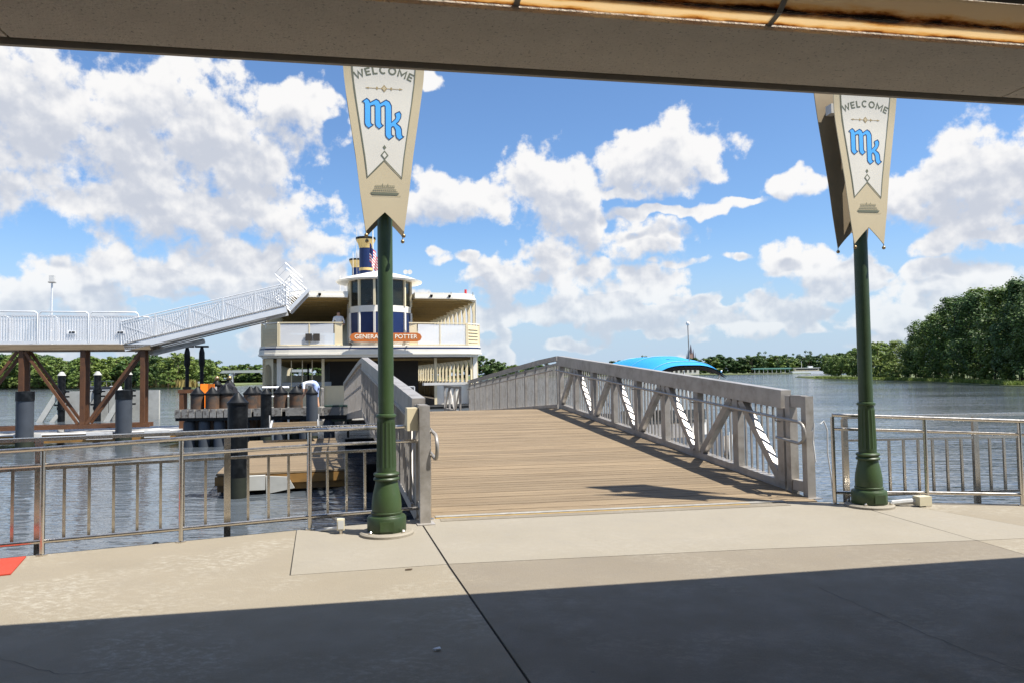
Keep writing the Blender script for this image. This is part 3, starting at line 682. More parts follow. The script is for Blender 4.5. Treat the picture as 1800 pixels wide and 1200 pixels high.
# second span, going down to the landing
g2 = thing('gangway_span', 'aluminium-sided gangway span sloping down from the crest towards the ferry', 'gangway', GO, GA)
Y1, Y2 = GL+.12, 22.0; zc = lambda y: GZ-(y-Y1)*.06
for s in (1, -1):
    x = s*GW/2; H = GH
    pts = [(x,Y1,zc(Y1)+H-.06),(x,Y1+1.6,zc(Y1+1.6)+H-.03),(x,Y1+5,zc(Y1+5)+H-.03),(x,Y2,zc(Y2)+H-.06)]
    for a, b in zip(pts, pts[1:]): MB().bar(a, b, .14, .12).build('top_chord', 'aluminium', g2)
    MB().bar((x,Y1,zc(Y1)),(x,Y2,zc(Y2)),.12,.20).build('bottom_chord', 'aluminium', g2)
    pk = MB().box((0,0,0),(.024,.024,H-.26)).mesh('picket', 'aluminium'); po = MB().box((0,0,0),(.08,.08,H-.22)).mesh('post', 'aluminium')
    n = 100
    for k in range(n+1):
        y = Y1+(Y2-Y1)*k/n
        if k % 9 == 0: inst(po, 'post', g2, (x, min(max(y,Y1+.05),Y2-.05), zc(y)+.10+(H-.24)/2))
        else: inst(pk, 'picket', g2, (x+s*.02, y, zc(y)+.10+(H-.26)/2))
    MB().tube([(x-s*.12,Y1+.2,zc(Y1)+1.0),(x-s*.12,Y2-.2,zc(Y2)+1.0)], .02, 8).build('handrail', 'aluminium', g2, True)
    MB().bar((x,Y1,zc(Y1)+H-.20),(x,Y2,zc(Y2)+H-.20),.05,.05).build('picket_rail', 'aluminium', g2)
pk = MB().box((0,0,0),(GW-.16,.14,.04)).mesh('plank', 'plank')
for k in range(80):
    y = Y1+.07+k*.148; inst(pk, 'plank', g2, (0,y,zc(y)-.02), rot=(-.06,0,0))
# landing beyond with a short gate
g3 = thing('landing_stage', 'pale landing stage with a wire gate between the gangway and the ferry bow', 'landing', GO, GA)
MB().box((-.6,24.2,-.25),(7.0,4.2,.35)).build('deck', 'weathered_wood', g3)
for x in (-3.4, 2.2):
    MB().bar((x,22.2,1.15),(x,26,1.15),.10,.10).build('rail', 'aluminium', g3); MB().bar((x,22.2,.1),(x,26,.1),.08,.12).build('rail', 'aluminium', g3)
    for k in range(4):
        y = 22.25+k*1.24; MB().box((x,y,.55),(.09,.09,1.15)).build('post', 'aluminium', g3)
        if k < 3: MB().bar((x,y+.08,.1) if k % 2 else (x,y+.08,1.1),(x,y+1.16,1.1) if k % 2 else (x,y+1.16,.1),.06,.06).build('diagonal', 'aluminium', g3)
MB().box((1.6,22.3,1.32),(1.9,.5,.10)).build('roof_slab', 'dock_white', g3)
for x in (-2.2,-1.2,-.2,.8): MB().box((x,26.2,.62),(.05,.05,1.1)).build('gate_post', 'aluminium_white', g3)
for z in (.15,1.17): MB().bar((-2.2,26.2,z),(.8,26.2,z),.05,.05).build('gate_rail', 'aluminium_white', g3)
m_ = MB()
for k in range(30):
    x = -2.2+k*.1; m_.bar((x,26.2,.15),(min(x+.95,.8),26.2,.15+min(.95,.8-x)),.008,.008); m_.bar((x,26.2,1.15),(min(x+.95,.8),26.2,1.15-min(.95,.8-x)),.008,.008)
m_.build('gate_mesh', 'aluminium_white', g3)
MB().box((0,8.0,-1.0),(5.4,.5,1.6)).build('pier_support', 'pile_black', g)
MB().box((0,18,-1.3),(5.4,.5,1.6)).build('pier_support', 'pile_black', g2)

# ------------------------------------------------------------------ ferry
FO = (-6.62, 36.0, 0)
fy = thing('ferry_boat', 'white double-deck ferry with navy wheelhouse and twin funnels beyond the gangway', 'ferry', FO, GA)
fy.scale = (1.022, 1, 1)
def outline(w=5.35, y0=0., L=31., bow=.35):
    return [(-w,y0+1.3),(-w+.08,y0+.9),(-w+.3,y0+.45),(-w+.8,y0+.15),(-w+1.4,y0),(-1.5,y0-bow*.8),(0,y0-bow),(1.5,y0-bow*.8),(w-1.4,y0),(w-.8,y0+.15),(w-.3,y0+.45),(w-.08,y0+.9),(w,y0+1.3),(w,L),(-w,L)]
MB().prism(outline(5.2,.3,31,1.2), WZ-.4, .05).build('hull', 'hull_white', fy); MB().prism(outline(5.36,.1,31,1.0), .052, .20).build('main_deck', 'ferry_floor', fy)
for a, b, w_, y0, mt_ in ((2.60,2.72,5.26,.06,'paint_white'),(2.722,2.80,5.42,-.06,'paint_white'),(2.802,2.98,5.385,-.03,'paint_white'),(2.982,3.06,5.37,-.018,'paint_navy'),(3.062,3.15,5.355,-.005,'paint_white')):
    MB().prism(outline(w_,y0), a, b).build('upper_deck', mt_, fy)
def notched(w, y0, L): return [q for q in outline(w, y0, L, .1)[:5]]+[(-1.3,y0-.02),(-1.3,1.6),(1.9,1.6),(1.9,y0-.02)]+outline(w, y0, L, .1)[8:]
for a, b, w_, y0 in ((5.50,5.60,5.20,.24),(5.602,5.66,5.165,.27),(5.662,5.80,5.14,.295)): MB().prism(notched(w_,y0,30.6), a, b).build('roof', 'paint_white', fy)
MB().prism(notched(5.0,.5,30.4), 5.46, 5.498).build('upper_ceiling', 'ceiling_wood', fy); MB().prism(outline(5.0,.5,30.4), 2.56, 2.598).build('lower_ceiling', 'interior_dark', fy)  # lower ceiling is near-black: under-deck shade put into its colour
cb = MB().box((0,0,0),(9.9,.07,.09)).mesh('ceiling_beam', 'ceiling_wood')
for k in range(26): inst(cb, 'ceiling_beam', fy, (0,1.2+k*1.1,5.41)); inst(cb, 'ceiling_beam', fy, (0,1.2+k*1.1,2.51))
# side frames: tapered ribs with brackets on both decks
def rib(h):
    q = MB(); f = lambda x, y, z: (x, z, y)
    q.prism([(0,0),(.16,0),(.13,h*.72),(.20,h*.9),(.42,h),(0,h)], -.06, .06, f); return q
for s in (1, -1):
    lo = rib(2.36).mesh('side_rib', 'paint_cream'); hi = rib(2.28).mesh('side_rib', 'paint_cream')
    for k in range(30):
        y = 1.3+k*1.3
        inst(lo, 'side_rib', fy, (s*5.22,y,.20), scale=(-s,1,1)); inst(hi, 'side_rib', fy, (s*5.12,y,3.17), scale=(-s,1,1))
    MB().box((s*5.24,15.5,.72),(.05,29,1.02)).build('side_panel', 'paint_white', fy); MB().box((s*5.22,15.5,1.26),(.12,29,.06)).build('side_rail', 'paint_cream', fy)
    MB().box((s*5.20,15.8,3.68),(.04,28,1.0)).build('side_panel', 'screen_white', fy); MB().box((s*5.20,15.8,4.22),(.10,28,.06)).build('side_rail', 'paint_cream', fy)
    # corner panels of the upper deck
    p, q = (s*4.45,.18), (s*5.22,1.0)
    MB().bar((p[0],p[1],3.68),(q[0],q[1],3.68),.04,1.0).build('corner_panel', 'paint_cream', fy)
    for a in (p, q): MB().box((a[0],a[1],3.70),(.10,.10,1.08)).build('rail_post', 'paint_cream', fy)
    MB().bar((p[0],p[1],4.25),(q[0],q[1],4.25),.10,.05).build('top_rail', 'paint_white', fy)
    a, b = (s*1.95,-.12), (s*4.40,.14); mid = ((a[0]+b[0])/2-s*.1, (a[1]+b[1])/2)
    for u, v in ((a, mid), (mid, b)):
        MB().bar((u[0]+s*.03,u[1],3.70),(v[0]-s*.03,v[1],3.70),.02,.98).build('screen_panel', 'screen_white', fy)
        MB().box((v[0],v[1],3.70),(.05,.05,1.05)).build('rail_post', 'paint_cream', fy)
    MB().bar((s*1.55,-.14,4.25),(s*4.42,.15,4.25),.08,.05).build('top_rail', 'paint_cream', fy); MB().bar((s*1.55,-.14,3.19),(s*4.42,.15,3.19),.06,.04).build('bottom_rail', 'paint_cream', fy)
    MB().box((s*1.75,-.10,3.70),(.36,.05,1.02)).build('gate_panel', 'paint_cream', fy)
for x, wd, mt_ in ((-4.45,.20,'paint_white'),(-2.45,.13,'paint_cream'),(2.95,.13,'paint_cream'),(4.95,.20,'paint_white')): MB().box((x,.75,1.4),(wd,.16,2.38)).build('column', mt_, fy)
# arched cream wall at the left corner of the main deck
aw = MB(); arch = [(-.38+.38-.38*math.cos(R(i*15)) , 1.75+.38*math.sin(R(i*15))) for i in range(13)]
pts = [(-.55,0),(-.38,0),(-.38,1.75)]+[(-.38*math.cos(R(i*15)),1.75+.38*math.sin(R(i*15))) for i in range(1,12)]+[(.38,1.75),(.38,0),(.55,0),(.55,2.38),(-.55,2.38)]
for s in (-1, 1):
    q = MB(); q.prism(pts, -.03, .03, lambda x, y, z: (s*4.95+x*.45*s, 1.0-x*.75*s*(-s)*1.0+z, .2+y)); q.build('corner_wall', 'paint_cream', fy)
MB().box((-1.62,.9,.72),(1.5,.12,1.04)).build('bulkhead', 'paint_cream', fy); MB().box((-3.45,.95,.60),(1.8,.12,.80)).build('bulkhead', 'paint_cream', fy); MB().box((3.95,.95,.68),(1.8,.12,.96)).build('bulkhead', 'paint_white', fy)
MB().box((-3.2,2.1,1.32),(2.3,1.1,.22)).build('life_jacket_locker', 'dock_white', fy); MB().box((-3.2,2.1,.7),(2.2,1.0,1.0)).build('locker_base', 'paint_cream', fy)
MB().box((.15,13.5,1.38),(4.5,21,2.32)).build('engine_casing', 'interior_dark', fy)  # casing widened and coloured near-black to deepen the shade on the lower deck
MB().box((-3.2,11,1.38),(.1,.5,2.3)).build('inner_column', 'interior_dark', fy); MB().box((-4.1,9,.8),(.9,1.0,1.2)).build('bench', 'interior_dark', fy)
MB().box((0,30.3,1.38),(10.2,.1,.9)).build('aft_bulkhead', 'paint_cream', fy); MB().box((.2,16,4.3),(2.2,14,2.3)).build('stair_casing', 'paint_cream', fy)
for k in range(4):
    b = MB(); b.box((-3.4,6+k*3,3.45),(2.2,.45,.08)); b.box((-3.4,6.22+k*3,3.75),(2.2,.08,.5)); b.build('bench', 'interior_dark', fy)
# wheelhouse
wh = thing('tmp', '', ''); bpy.data.objects.remove(wh)
WX, WY, WR = .30, 1.15, 1.52
ang = [R(-105+i*30) for i in range(8)]
pt = lambda a, r: (WX+r*math.sin(a), WY-r*math.cos(a))
poly = lambda r: [pt(a, r) for a in ang]+[(WX+r*.97,3.6),(WX-r*.97,3.6)]
MB().prism(poly(WR-.10), 3.16, 3.30).build('wheelhouse_plinth', 'paint_white', fy)
MB().prism(poly(WR), 4.78, 5.09).build('wheelhouse_band', 'paint_white', fy); MB().prism(poly(WR+.03), 6.38, 6.50).build('wheelhouse_head', 'paint_cream', fy)
MB().prism(poly(WR-.04), 3.301, 3.36).build('wheelhouse_band', 'paint_white', fy)
for a, b in zip(ang, ang[1:]):
    (x0, y0), (x1, y1) = pt(a, WR-.04), pt(b, WR-.04)
    MB().bar((x0,y0,4.07),(x1,y1,4.07),.05,1.41).build('wheelhouse_panel', 'paint_navy', fy); MB().bar((x0,y0,5.735),(x1,y1,5.735),.02,1.28).build('wheelhouse_window', 'glass', fy)
for a in ang:
    x, y = pt(a, WR); MB().box((x,y,4.07),(.10,.10,1.41),Matrix.Rotation(a,3,'Z')).build('mullion', 'paint_white', fy); MB().box((x,y,5.735),(.10,.10,1.284),Matrix.Rotation(a,3,'Z')).build('mullion', 'paint_cream', fy)
for s in (1, -1): MB().box((WX+s*WR*.97,2.6,4.83),(.06,1.9,3.1)).build('wheelhouse_side', 'paint_white', fy)
MB().box((WX,3.6,4.83),(2.9,.06,3.1)).build('wheelhouse_back', 'paint_cream', fy)
MB().box((WX,.7,4.95),(1.6,.5,.5)).build('helm_console', 'interior_dark', fy)
rf = MB(); ra = [R(-170+i*20) for i in range(18)]; rings = []
for r, z in ((2.10,6.36),(2.14,6.44),(1.5,6.66),(.75,6.86),(.2,6.98)):
    rings.append([(WX+r*math.sin(a), WY+.4-r*math.cos(a), z) for a in ra])
n = len(ra); rf.v = [v for rg in rings for v in rg]
rf.f = [(i*n+k, i*n+(k+1) % n, (i+1)*n+(k+1) % n, (i+1)*n+k) for i in range(len(rings)-1) for k in range(n)]+[tuple(range(n)), tuple((len(rings)-1)*n+k for k in range(n))]
rfo = rf.build('wheelhouse_roof', 'paint_white', fy)
for sx in (.05, .26): 
    b = MB(); b.lathe([(.03,-.1),(.12,.12)], 10); o = b.build('loudspeaker', 'dock_white', rfo, True); o.location = (WX+1.15+sx, WY-.4, 6.86); o.rotation_euler = (R(90),0,0)
# name board
sg = MB(); sg.prism([(-1.68,0),(-1.6,-.15),(-1.45,-.21),(1.45,-.21),(1.6,-.15),(1.68,0),(1.6,.15),(1.45,.21),(-1.45,.21),(-1.6,.15)], -.03, .03, lambda x, y, z: (.42+x, -.62+z, 3.52+y))
sgo = sg.build('name_board', 'sign_orange', fy)
me = text_mesh('GENERAL JOE POTTER', .36, 'sign_letter', .006); xs = [v.co.x for v in me.vertices]; ys = [v.co.y for v in me.vertices]
k = 2.92/(max(xs)-min(xs)); ym = (max(ys)+min(ys))/2; xm = (max(xs)+min(xs))/2
for v in me.vertices: v.co = Vector((.42+(v.co.x-xm)*k, -.655-v.co.z, 3.52+(v.co.y-ym)*.27/(max(ys)-min(ys))))
inst(me, 'lettering', sgo)
for x in (-.9, .9, 1.7): MB().box((x-.1,-.45,3.52),(.05,.34,.05)).build('board_bracket', 'paint_white', fy)
# funnels, masts and flag
def funnel(x, y, top, r=.36):
    f = MB().lathe([(r,5.7),(r,top-.55)], 20, (x,y,0)).build('funnel', 'paint_navy', fy, True)
    MB().lathe([(r+.02,top-1.9),(r+.02,top-1.75)], 20, (x,y,0)).build('funnel_band', 'paint_gold', f, True)
    MB().lathe([(r+.01,top-.62),(r+.05,top-.42),(r+.18,top-.14),(r+.17,top-.10)], 20, (x,y,0)).build('funnel_flare', 'paint_gold', f, True)
    MB().lathe([(r+.19,top-.12),(r+.19,top),(r+.1,top)], 20, (x,y,0)).build('funnel_rim', 'pile_black', f, True)
funnel(-.05, 6.2, 9.55); funnel(.05, 16.5, 9.9)
MB().tube([(.22,4.6,6.9),(.22,4.6,10.0)],.03,8).build('flag_staff', 'paint_white', fy, True)
FLG = {'flag_red': MB(), 'flag_white': MB(), 'flag_blue': MB()}
def fp(u, v):                     # u along the fly, v down the hoist: a limp, folded flag
    return (.05+u*.50+.05*math.sin(u*14), 4.6+.10*math.sin(u*11+v*2), 9.0-v*1.05-u*.95)
for st in range(13):
    for k in range(12):
        u0, u1, v0, v1 = k/12, (k+1)/12, st/13, (st+1)/13
        key = 'flag_blue' if st < 7 and k < 5 else ('flag_red' if st % 2 == 0 else 'flag_white')
        FLG[key].add([fp(u0,v0), fp(u1,v0), fp(u1,v1), fp(u0,v1)], [(0,1,2,3)])
for k_, q in FLG.items(): q.build('flag_cloth', k_, fy)
for x, y, a, b in ((-.85,4.2,5.8,8.4),(-1.5,5,5.8,7.2),(-.5,7,6,10.2),(-1.3,3.5,5.8,6.9)): MB().tube([(x,y,a),(x,y,b)],.015,6).build('antenna', 'paint_white', fy, True)
MB().tube([(4.55,.9,5.8),(4.55,.9,6.05)],.06,8).build('side_light', 'flag_red', fy, True)
for x in (-4.2,-2.6,2.7,3.6): MB().lathe([(.03,0),(.07,.06),(.07,.14)],10,(x,.18,5.54)).build('deck_lamp', 'pile_black', fy, True)
for x in (-4.9,-3.6,-2.4,2.6,3.7,4.8): MB().tube([(x,.32,5.66),(x,.30,5.84)],.02,6).build('gutter_clip', 'aluminium', fy)
for s in (1, -1):
    MB().tube([(s*4.98,.55,5.5),(s*5.0,.6,5.3),(s*5.05,.95,3.2)],.035,8).build('downpipe', 'paint_white', fy, True)
    for k in range(5): MB().bar((s*4.56,.235+.0,3.32+k*.16),(s*5.16,.88,3.32+k*.16),.03,.02).build('louvre', 'paint_cream', fy)
for x in (-3.1,-2.75): MB().box((x,-.06,3.55),(.30,.05,.34)).build('stored_chair', 'interior_dark', fy)
for x, y in ((-2.6,5.5),(2.9,5.0),(3.4,9.0)): MB().lathe([(.16,5.8),(.16,6.05),(.26,6.1),(.22,6.2),(.001,6.24)],14,(x,y,0)).build('roof_vent', 'dock_white', fy, True)
MB().box((3.6,12,6.0),(1.2,1.6,.4)).build('roof_locker', 'paint_cream', fy)
for x in (-3.9,-3.4,-2.95): MB().tube([(x,.86,1.0),(x,.86,2.5)],.025,6).build('stanchion', 'paint_cream', fy)
for k in range(6): MB().box((-1.0+k*.34,.86,.62),(.03,.04,.9)).build('gate_bar', 'paint_cream', fy)
MB().bar((-1.1,.86,1.08),(.9,.86,1.08),.05,.05).build('gate_rail', 'paint_cream', fy)
MB().tube([(-5.3,.1,.15),(-3.5,-.8,.16),(0,-1.05,.16),(3.5,-.8,.16),(5.3,.1,.15)],.11,8).build('rub_rail', 'pile_black', fy, True)

# ------------------------------------------------------------------ boarding tower and lifting bridge on the left
TO = (-14.72, 30.0, 0); DZ = 3.05
tw = thing('boarding_platform', 'raised boarding platform with white railings on a rust brown steel frame', 'platform', TO, GA)
for y in (0., -.62):
    for x in (-.12,-2.25,-4.35,-6.5):
        MB().box((x,y,1.34),(.16,.16,3.02)).build('column', 'rust_brown', tw)
    MB().box((-3.3,y,-.12),(6.9,.18,.16)).build('bottom_chord', 'rust_brown', tw)
    for (xa, za, xb, zb) in ((-4.25,2.8,-2.4,-.02),(-2.1,-.02,-.2,2.8),(-6.4,-.02,-4.5,2.8)): MB().bar((xa,y,za),(xb,y,zb),.10,.10).build('brace', 'rust_brown', tw)
MB().box((-3.6,.45,2.95),(7.6,2.5,.20)).build('edge_beam', 'plank', tw); MB().box((-3.6,.45,3.06),(7.5,2.4,.02)).build('deck', 'aluminium', tw)
def rail_panels(t, x0, x1, y, z0, z1, n, h, mt_='aluminium_white', pkn=18, r=.03):
    """n framed railing panels from (x0,z0) to (x1,z1), each frame with upright bars"""
    for k in range(n):
        a, b = x0+(x1-x0)*k/n+.03, x0+(x1-x0)*(k+1)/n-.03; za = z0+(z1-z0)*(a-x0)/(x1-x0); zb = z0+(z1-z0)*(b-x0)/(x1-x0)
        c = .08
        MB().tube([(a,y,za+.05),(a,y,za+h-c),(a+c,y,za+h),(b-c,y,zb+h),(b,y,zb+h-c),(b,y,zb+.05)], r, 6).build('rail_frame', mt_, t, True)
        MB().bar((a,y,za+.08),(b,y,zb+.08),.03,.10).build('toe_rail', mt_, t); MB().bar((a,y,za+h-.14),(b,y,zb+h-.14),.025,.03).build('mid_rail', mt_, t)
        MB().bar((a+.02,y+.02,(za)+h/2),(b-.02,y+.02,zb+h/2),.006,h-.3).build('mesh_infill', 'mesh_white', t)
        pk = MB().box((0,0,0),(.02,.02,h-.26)).mesh('picket', mt_)
        for j in range(1, pkn):
            xx = a+(b-a)*j/pkn; inst(pk, 'picket', t, (xx, y, za+(zb-za)*j/pkn+.12+(h-.26)/2))
for y in (-.72, 1.6): rail_panels(tw, -7.3, -.25, y, 3.06, 3.06, 4, 1.25)
for x in (-5.3,-2.6,-.9): MB().box((x,-.76,3.52),(.28,.03,.12)).build('notice_plate', 'flag_white', tw); 
for x in (-5.3,-2.6,-.9):
    MB().box((x-.06,-.78,3.52),(.07,.02,.06)).build('notice_mark', 'pile_black', tw); MB().box((x+.05,-.78,3.52),(.1,.02,.06)).build('notice_mark', 'pile_black', tw)
t = thing('camera_pole', 'slim white pole with a small box camera on top, above the boarding platform', 'pole', (-18.65,29.9,3.07), GA)
MB().tube([(0,0,0),(0,0,.6),(0,0,.62),(0,0,2.6)],[.06,.06,.035,.035],8).build('pole', 'aluminium_white', t, True); MB().box((0,0,2.72),(.18,.18,.26)).build('camera_box', 'dock_white', t); MB().box((0,0,2.57),(.24,.22,.04)).build('bracket', 'aluminium', t)
br = thing('lifting_bridge', 'white lifting footbridge raised from the platform towards the ferry, its end flap folded up', 'drawbridge', (TO[0],TO[1],DZ), GA)
bz = lambda x: .05+x*.258
BL = 5.35
for y in (-.75, .95):
    MB().bar((-.75,y,bz(-.75)),(BL,y,bz(BL)),.10,.24).build('girder', 'aluminium_white', br); MB().bar((-.75,y,bz(-.75)+.17),(BL,y,bz(BL)+.17),.14,.04).build('flange', 'aluminium', br); MB().bar((.2,y,bz(.2)-.17),(BL-.8,y,bz(BL-.8)-.17),.14,.04).build('flange', 'aluminium', br)
    n = 5
    for k in range(n):
        a, b = -.9+(BL+.9)*k/n, -.9+(BL+.9)*(k+1)/n
        MB().tube([(a+.02,y,bz(a)+.12),(a+.02,y,bz(a)+1.08),(b-.02,y,bz(b)+1.08),(b-.02,y,bz(b)+.12)], .026, 6).build('rail_frame', 'aluminium_white', br, True)
        MB().bar((a,y,bz(a)+.98),(b,y,bz(b)+.98),.03,.03).build('mid_rail', 'aluminium_white', br)
        MB().bar((a+.1,y,bz(a)+.2),(b-.1,y,bz(b)+.92),.03,.03).build('brace', 'aluminium_white', br)
        MB().bar((a+.1,y,bz(a)+.92),(b-.1,y,bz(b)+.2),.03,.03).build('brace', 'aluminium_white', br); MB().bar((a,y+.01,bz(a)+.58),(b,y+.01,bz(b)+.58),.006,.74).build('mesh_infill', 'mesh_white', br)
        pk = MB().bar((0,0,0),(-.12,0,.84),.026,.026).mesh('picket', 'aluminium_white')
        for j in range(1, 15):
            xx = a+(b-a)*j/15; inst(pk, 'picket', br, (xx+.06, y, bz(xx)+.13))
MB().bar((-.7,.1,bz(-.7)+.1),(BL,.1,bz(BL)+.1),1.6,.04).build('deck', 'aluminium', br)
MB().bar((.0,.1,-.32),(2.05,.1,.18),.5,.16).build('lift_arm', 'aluminium', br)
MB().bar((.2,-.2,-.38),(2.1,-.2,.12),.1,.1).build('lift_arm', 'aluminium', br)
fa = R(48); ux, uz = math.cos(fa), math.sin(fa); ex, ez = BL+.12, bz(BL)-.02
for y in (-.72, .92):
    F_ = lambda a, b: (ex+a*ux-b*uz, y, ez+a*uz+b*ux)
    MB().bar(F_(0,0),F_(1.15,0),.10,.14).build('flap_beam', 'aluminium_white', br)
    MB().tube([F_(.05,.05),F_(.05,.95),F_(1.1,.95),F_(1.1,.05)],.03,6).build('flap_frame', 'aluminium_white', br, True)
    for j in range(1, 6): MB().tube([F_(.05+j*.175,.05),F_(.05+j*.175,.95)],.014,6).build('flap_picket', 'aluminium_white', br, True)
    MB().tube([F_(.05,.9),F_(1.1,.1)],.02,6).build('flap_brace', 'aluminium_white', br, True); MB().tube([F_(.05,.1),F_(1.1,.9)],.02,6).build('flap_brace', 'aluminium_white', br, True)
    MB().tube([F_(.72,.95),F_(.72,1.45),F_(1.35,1.45),F_(1.35,.55),F_(1.1,.55)],.018,6).build('flap_gate', 'aluminium_white', br, True)
MB().bar((ex+.02,.1,ez+.02),(ex+1.13*ux,.1,ez+1.13*uz),1.55,.03).build('flap_plate', 'aluminium', br)
def lift_ram(x, label):
    t = thing('hydraulic_ram', label, 'hydraulic ram', (TO[0]+x*math.cos(GA), TO[1]+x*math.sin(GA), 0), GA, 'black rams under the lifting bridge')
    MB().tube([(0,0,1.35),(0,0,2.2)],.075,10).build('piston_rod', 'pile_black', t, True); MB().tube([(0,0,2.15),(0,0,2.25),(0,0,2.75),(0,0,2.95)],[.08,.12,.11,.06],10).build('cylinder', 'pile_black', t, True)
    MB().box((0,0,2.99),(.5,.3,.07)).build('head_bracket', 'pile_black', t)
    MB().box((0,0,1.30),(.3,.3,.10)).build('foot_bracket', 'pile_black', t)
lift_ram(1.42, 'black hydraulic ram under the lifting bridge, nearer the brown tower'); lift_ram(1.98, 'black hydraulic ram under the lifting bridge, nearer the ferry')
t = thing('steel_portal', 'dark brown steel portal frame carrying the bridge rams', 'frame', (TO[0]+1.7*math.cos(GA), TO[1]+1.7*math.sin(GA), 0), GA)
for x in (-.42, .42): 
    for y in (-.4,.4): MB().box((x,y,.2),(.16,.16,2.1)).build('leg', 'rust_brown', t)
for y in (-.4,.4): MB().box((0,y,1.17),(1.1,.2,.14)).build('cross_beam', 'rust_brown', t)
t = thing('steel_table_frame', 'low brown steel frame standing on the floating dock beside the pilings', 'frame', (-12.15,29.0,-.35), GA)
for x in (-.62, .3):
    for y in (0, .5): MB().box((x,y,.32),(.13,.13,.66)).build('leg', 'rust_brown', t)
for y in (0, .5): MB().box((-.16,y,.71),(1.2,.13,.12)).build('cross_beam', 'rust_brown', t)

# floating docks
t = thing('floating_dock', 'long white floating dock under the brown boarding tower', 'dock', (TO[0],TO[1],0), GA)
MB().box((-3.6,.2,-.50),(11,3.4,.30)).build('float', 'dock_side', t); MB().box((-3.6,.2,-.335),(11.1,3.5,.02)).build('deck', 'dock_white', t)
for x in (-8.6,-6.2,-3.8,-1.4,.6): MB().box((x,-1.56,-.42),(.9,.1,.28)).build('fender', 'dock_white', t)
for x in (-5.5,-3.1,-.9): MB().box((x,-.2,-.27),(.22,.16,.10)).build('cleat', 'dock_white', t)
ND = thing('timber_dock', 'low wooden floating dock with a yellow stained side beside the gangway', 'dock', (-5.0,16.1,0), GA)
pl = MB().box((0,0,0),(2.7,.128,.04)).mesh('plank', 'plank')
for k in range(62): inst(pl, 'plank', ND, (0,.07+k*.138,-.37))
MB().box((0,4.3,-.57),(2.66,8.5,.34)).build('float', 'dock_side', ND); MB().box((0,.02,-.50),(2.74,.08,.18)).build('front_board', 'dock_side', ND)
MB().box((-.55,-.10,-.55),(.40,.16,.30)).build('fender', 'concrete_pale', ND); MB().prism([(-.33,-.80),(.25,-.70),(.12,-.46),(-.34,-.42)],-.12,-.04,lambda x,y,z:(x,z,y)).build('stain_plate','concrete_pale',ND)
# piles
def pile(px, py, top, r, label, mt_='pile_black', cap='pile_black', group='mooring piles', ch=None, bot=-2.5, cone=True):
    t = thing('mooring_pile', label, 'pile', (px,py,0), 0, group)
    MB().lathe([(r,bot),(r,top-r*1.05)], 20).build('shaft', mt_, t, True)
    if bot < -2: MB().lathe([(r*1.012,WZ-.1),(r*1.012,WZ+.30),(r*1.004,WZ+.42)], 20).build('algae_band', 'algae', t, True)
    if cone: MB().lathe([(r*1.08,top-r*1.25),(r*1.1,top-r*1.0),(r*.98,top-r*.9),(r*.25,top-r*.08),(r*.2,top),(0.001,top)], 20).build('cap', cap, t, True)
    else: MB().lathe([(r*1.06,top-r*1.2),(r*1.06,top),(.001,top+.02)], 20).build('cap', cap, t, True)
    return t
pile(-5.75,15.5,1.37,.20,'tall black conical-topped pile standing nearest the left handrail')
pile(-8.65,26.0,1.30,.185,'slim black conical-topped pile on the near face of the wooden pier')
pile(-7.1,26.2,1.32,.20,'dark grey conical-topped pile right of the bending worker', 'pile_grey', 'pile_black')
pile(-17.9,27.2,1.30,.29,'thick blue-grey pile in front of the leftmost brown tower column', 'pile_grey', 'pile_black', cone=False)
pile(-14.9,28.4,1.28,.29,'thick blue-grey pile in front of the right bay of the brown tower', 'pile_grey', 'pile_black', cone=False)
pb = 'brown drum-shaped fender pile with a dark cone cap in the row on the wooden pier'
for k_, px_ in zip(('first','second','third','fourth','fifth','sixth','seventh'), (347,373,397,440,450,493,520)):
    pb = k_+' from the left of the brown drum-shaped fender piles on the wooden pier'
    Y = 27.4+(.5 if px_ in (397,450) else 0)
    pile((px_-900)/1300*Y, Y, 1.36 if px_ != 397 else 1.42, .24 if px_ not in (397,) else .30, pb, 'pile_brown', 'pile_black', 'brown fender piles along the wooden pier')
for px_ in (381, 403): 
    Y = 30.; t = pile((px_-900)/1300*Y, Y, 1.62, .2, 'black pile with a copper knob, behind the brown fender piles', 'pile_black', 'pile_black', 'copper-knobbed piles')
    MB().ball((0,0,1.68),.1,10,6).build('knob', 'brass', t, True)
wp = thing('wooden_pier', 'weathered timber pier with pale fascia boards and black stub piles below', 'pier', (-9.2,27.4,0), R(0))
for k in range(11): MB().box((-2.9+k*.255,-.62,.42),(.215,.07,.30)).build('fascia_board', 'weathered_wood', wp)
for x, w_ in ((.35,1.0),(1.65,1.3),(2.9,1.0)): MB().box((x,-.62,.44),(w_,.07,.28)).build('fascia_board', 'weathered_wood', wp)
MB().box((.2,.3,.50),(6.4,1.7,.10)).build('deck', 'weathered_wood', wp); MB().box((.2,-.55,.22),(6.4,.1,.12)).build('beam', 'pile_black', wp)
for x in (-2.6,-2.05,-1.5,-.6,.7,1.6,2.5): MB().lathe([(.2,-1.2),(.2,.05),(.17,.14),(.001,.18)],14,(x,-.35,0)).build('stub_pile', 'pile_grey', wp, True)
t = thing('orange_barrier', 'bright orange folded barrier panel standing on the wooden pier', 'barrier', (-11.9,28.9,.55), R(10))
for x, a in ((-.13,20),(.13,-20)): MB().box((x,0,.42),(.27,.03,1.0),Matrix.Rotation(R(a),3,'Z')).build('panel', 'orange_vinyl', t)
MB().box((.3,.03,.38),(.07,.05,.85)).build('post', 'dock_white', t)
t = thing('white_pipe_rail', 'white pipe rail on the wooden pier in front of the ferry bow', 'railing', (-9.15,28.6,.5), R(6))
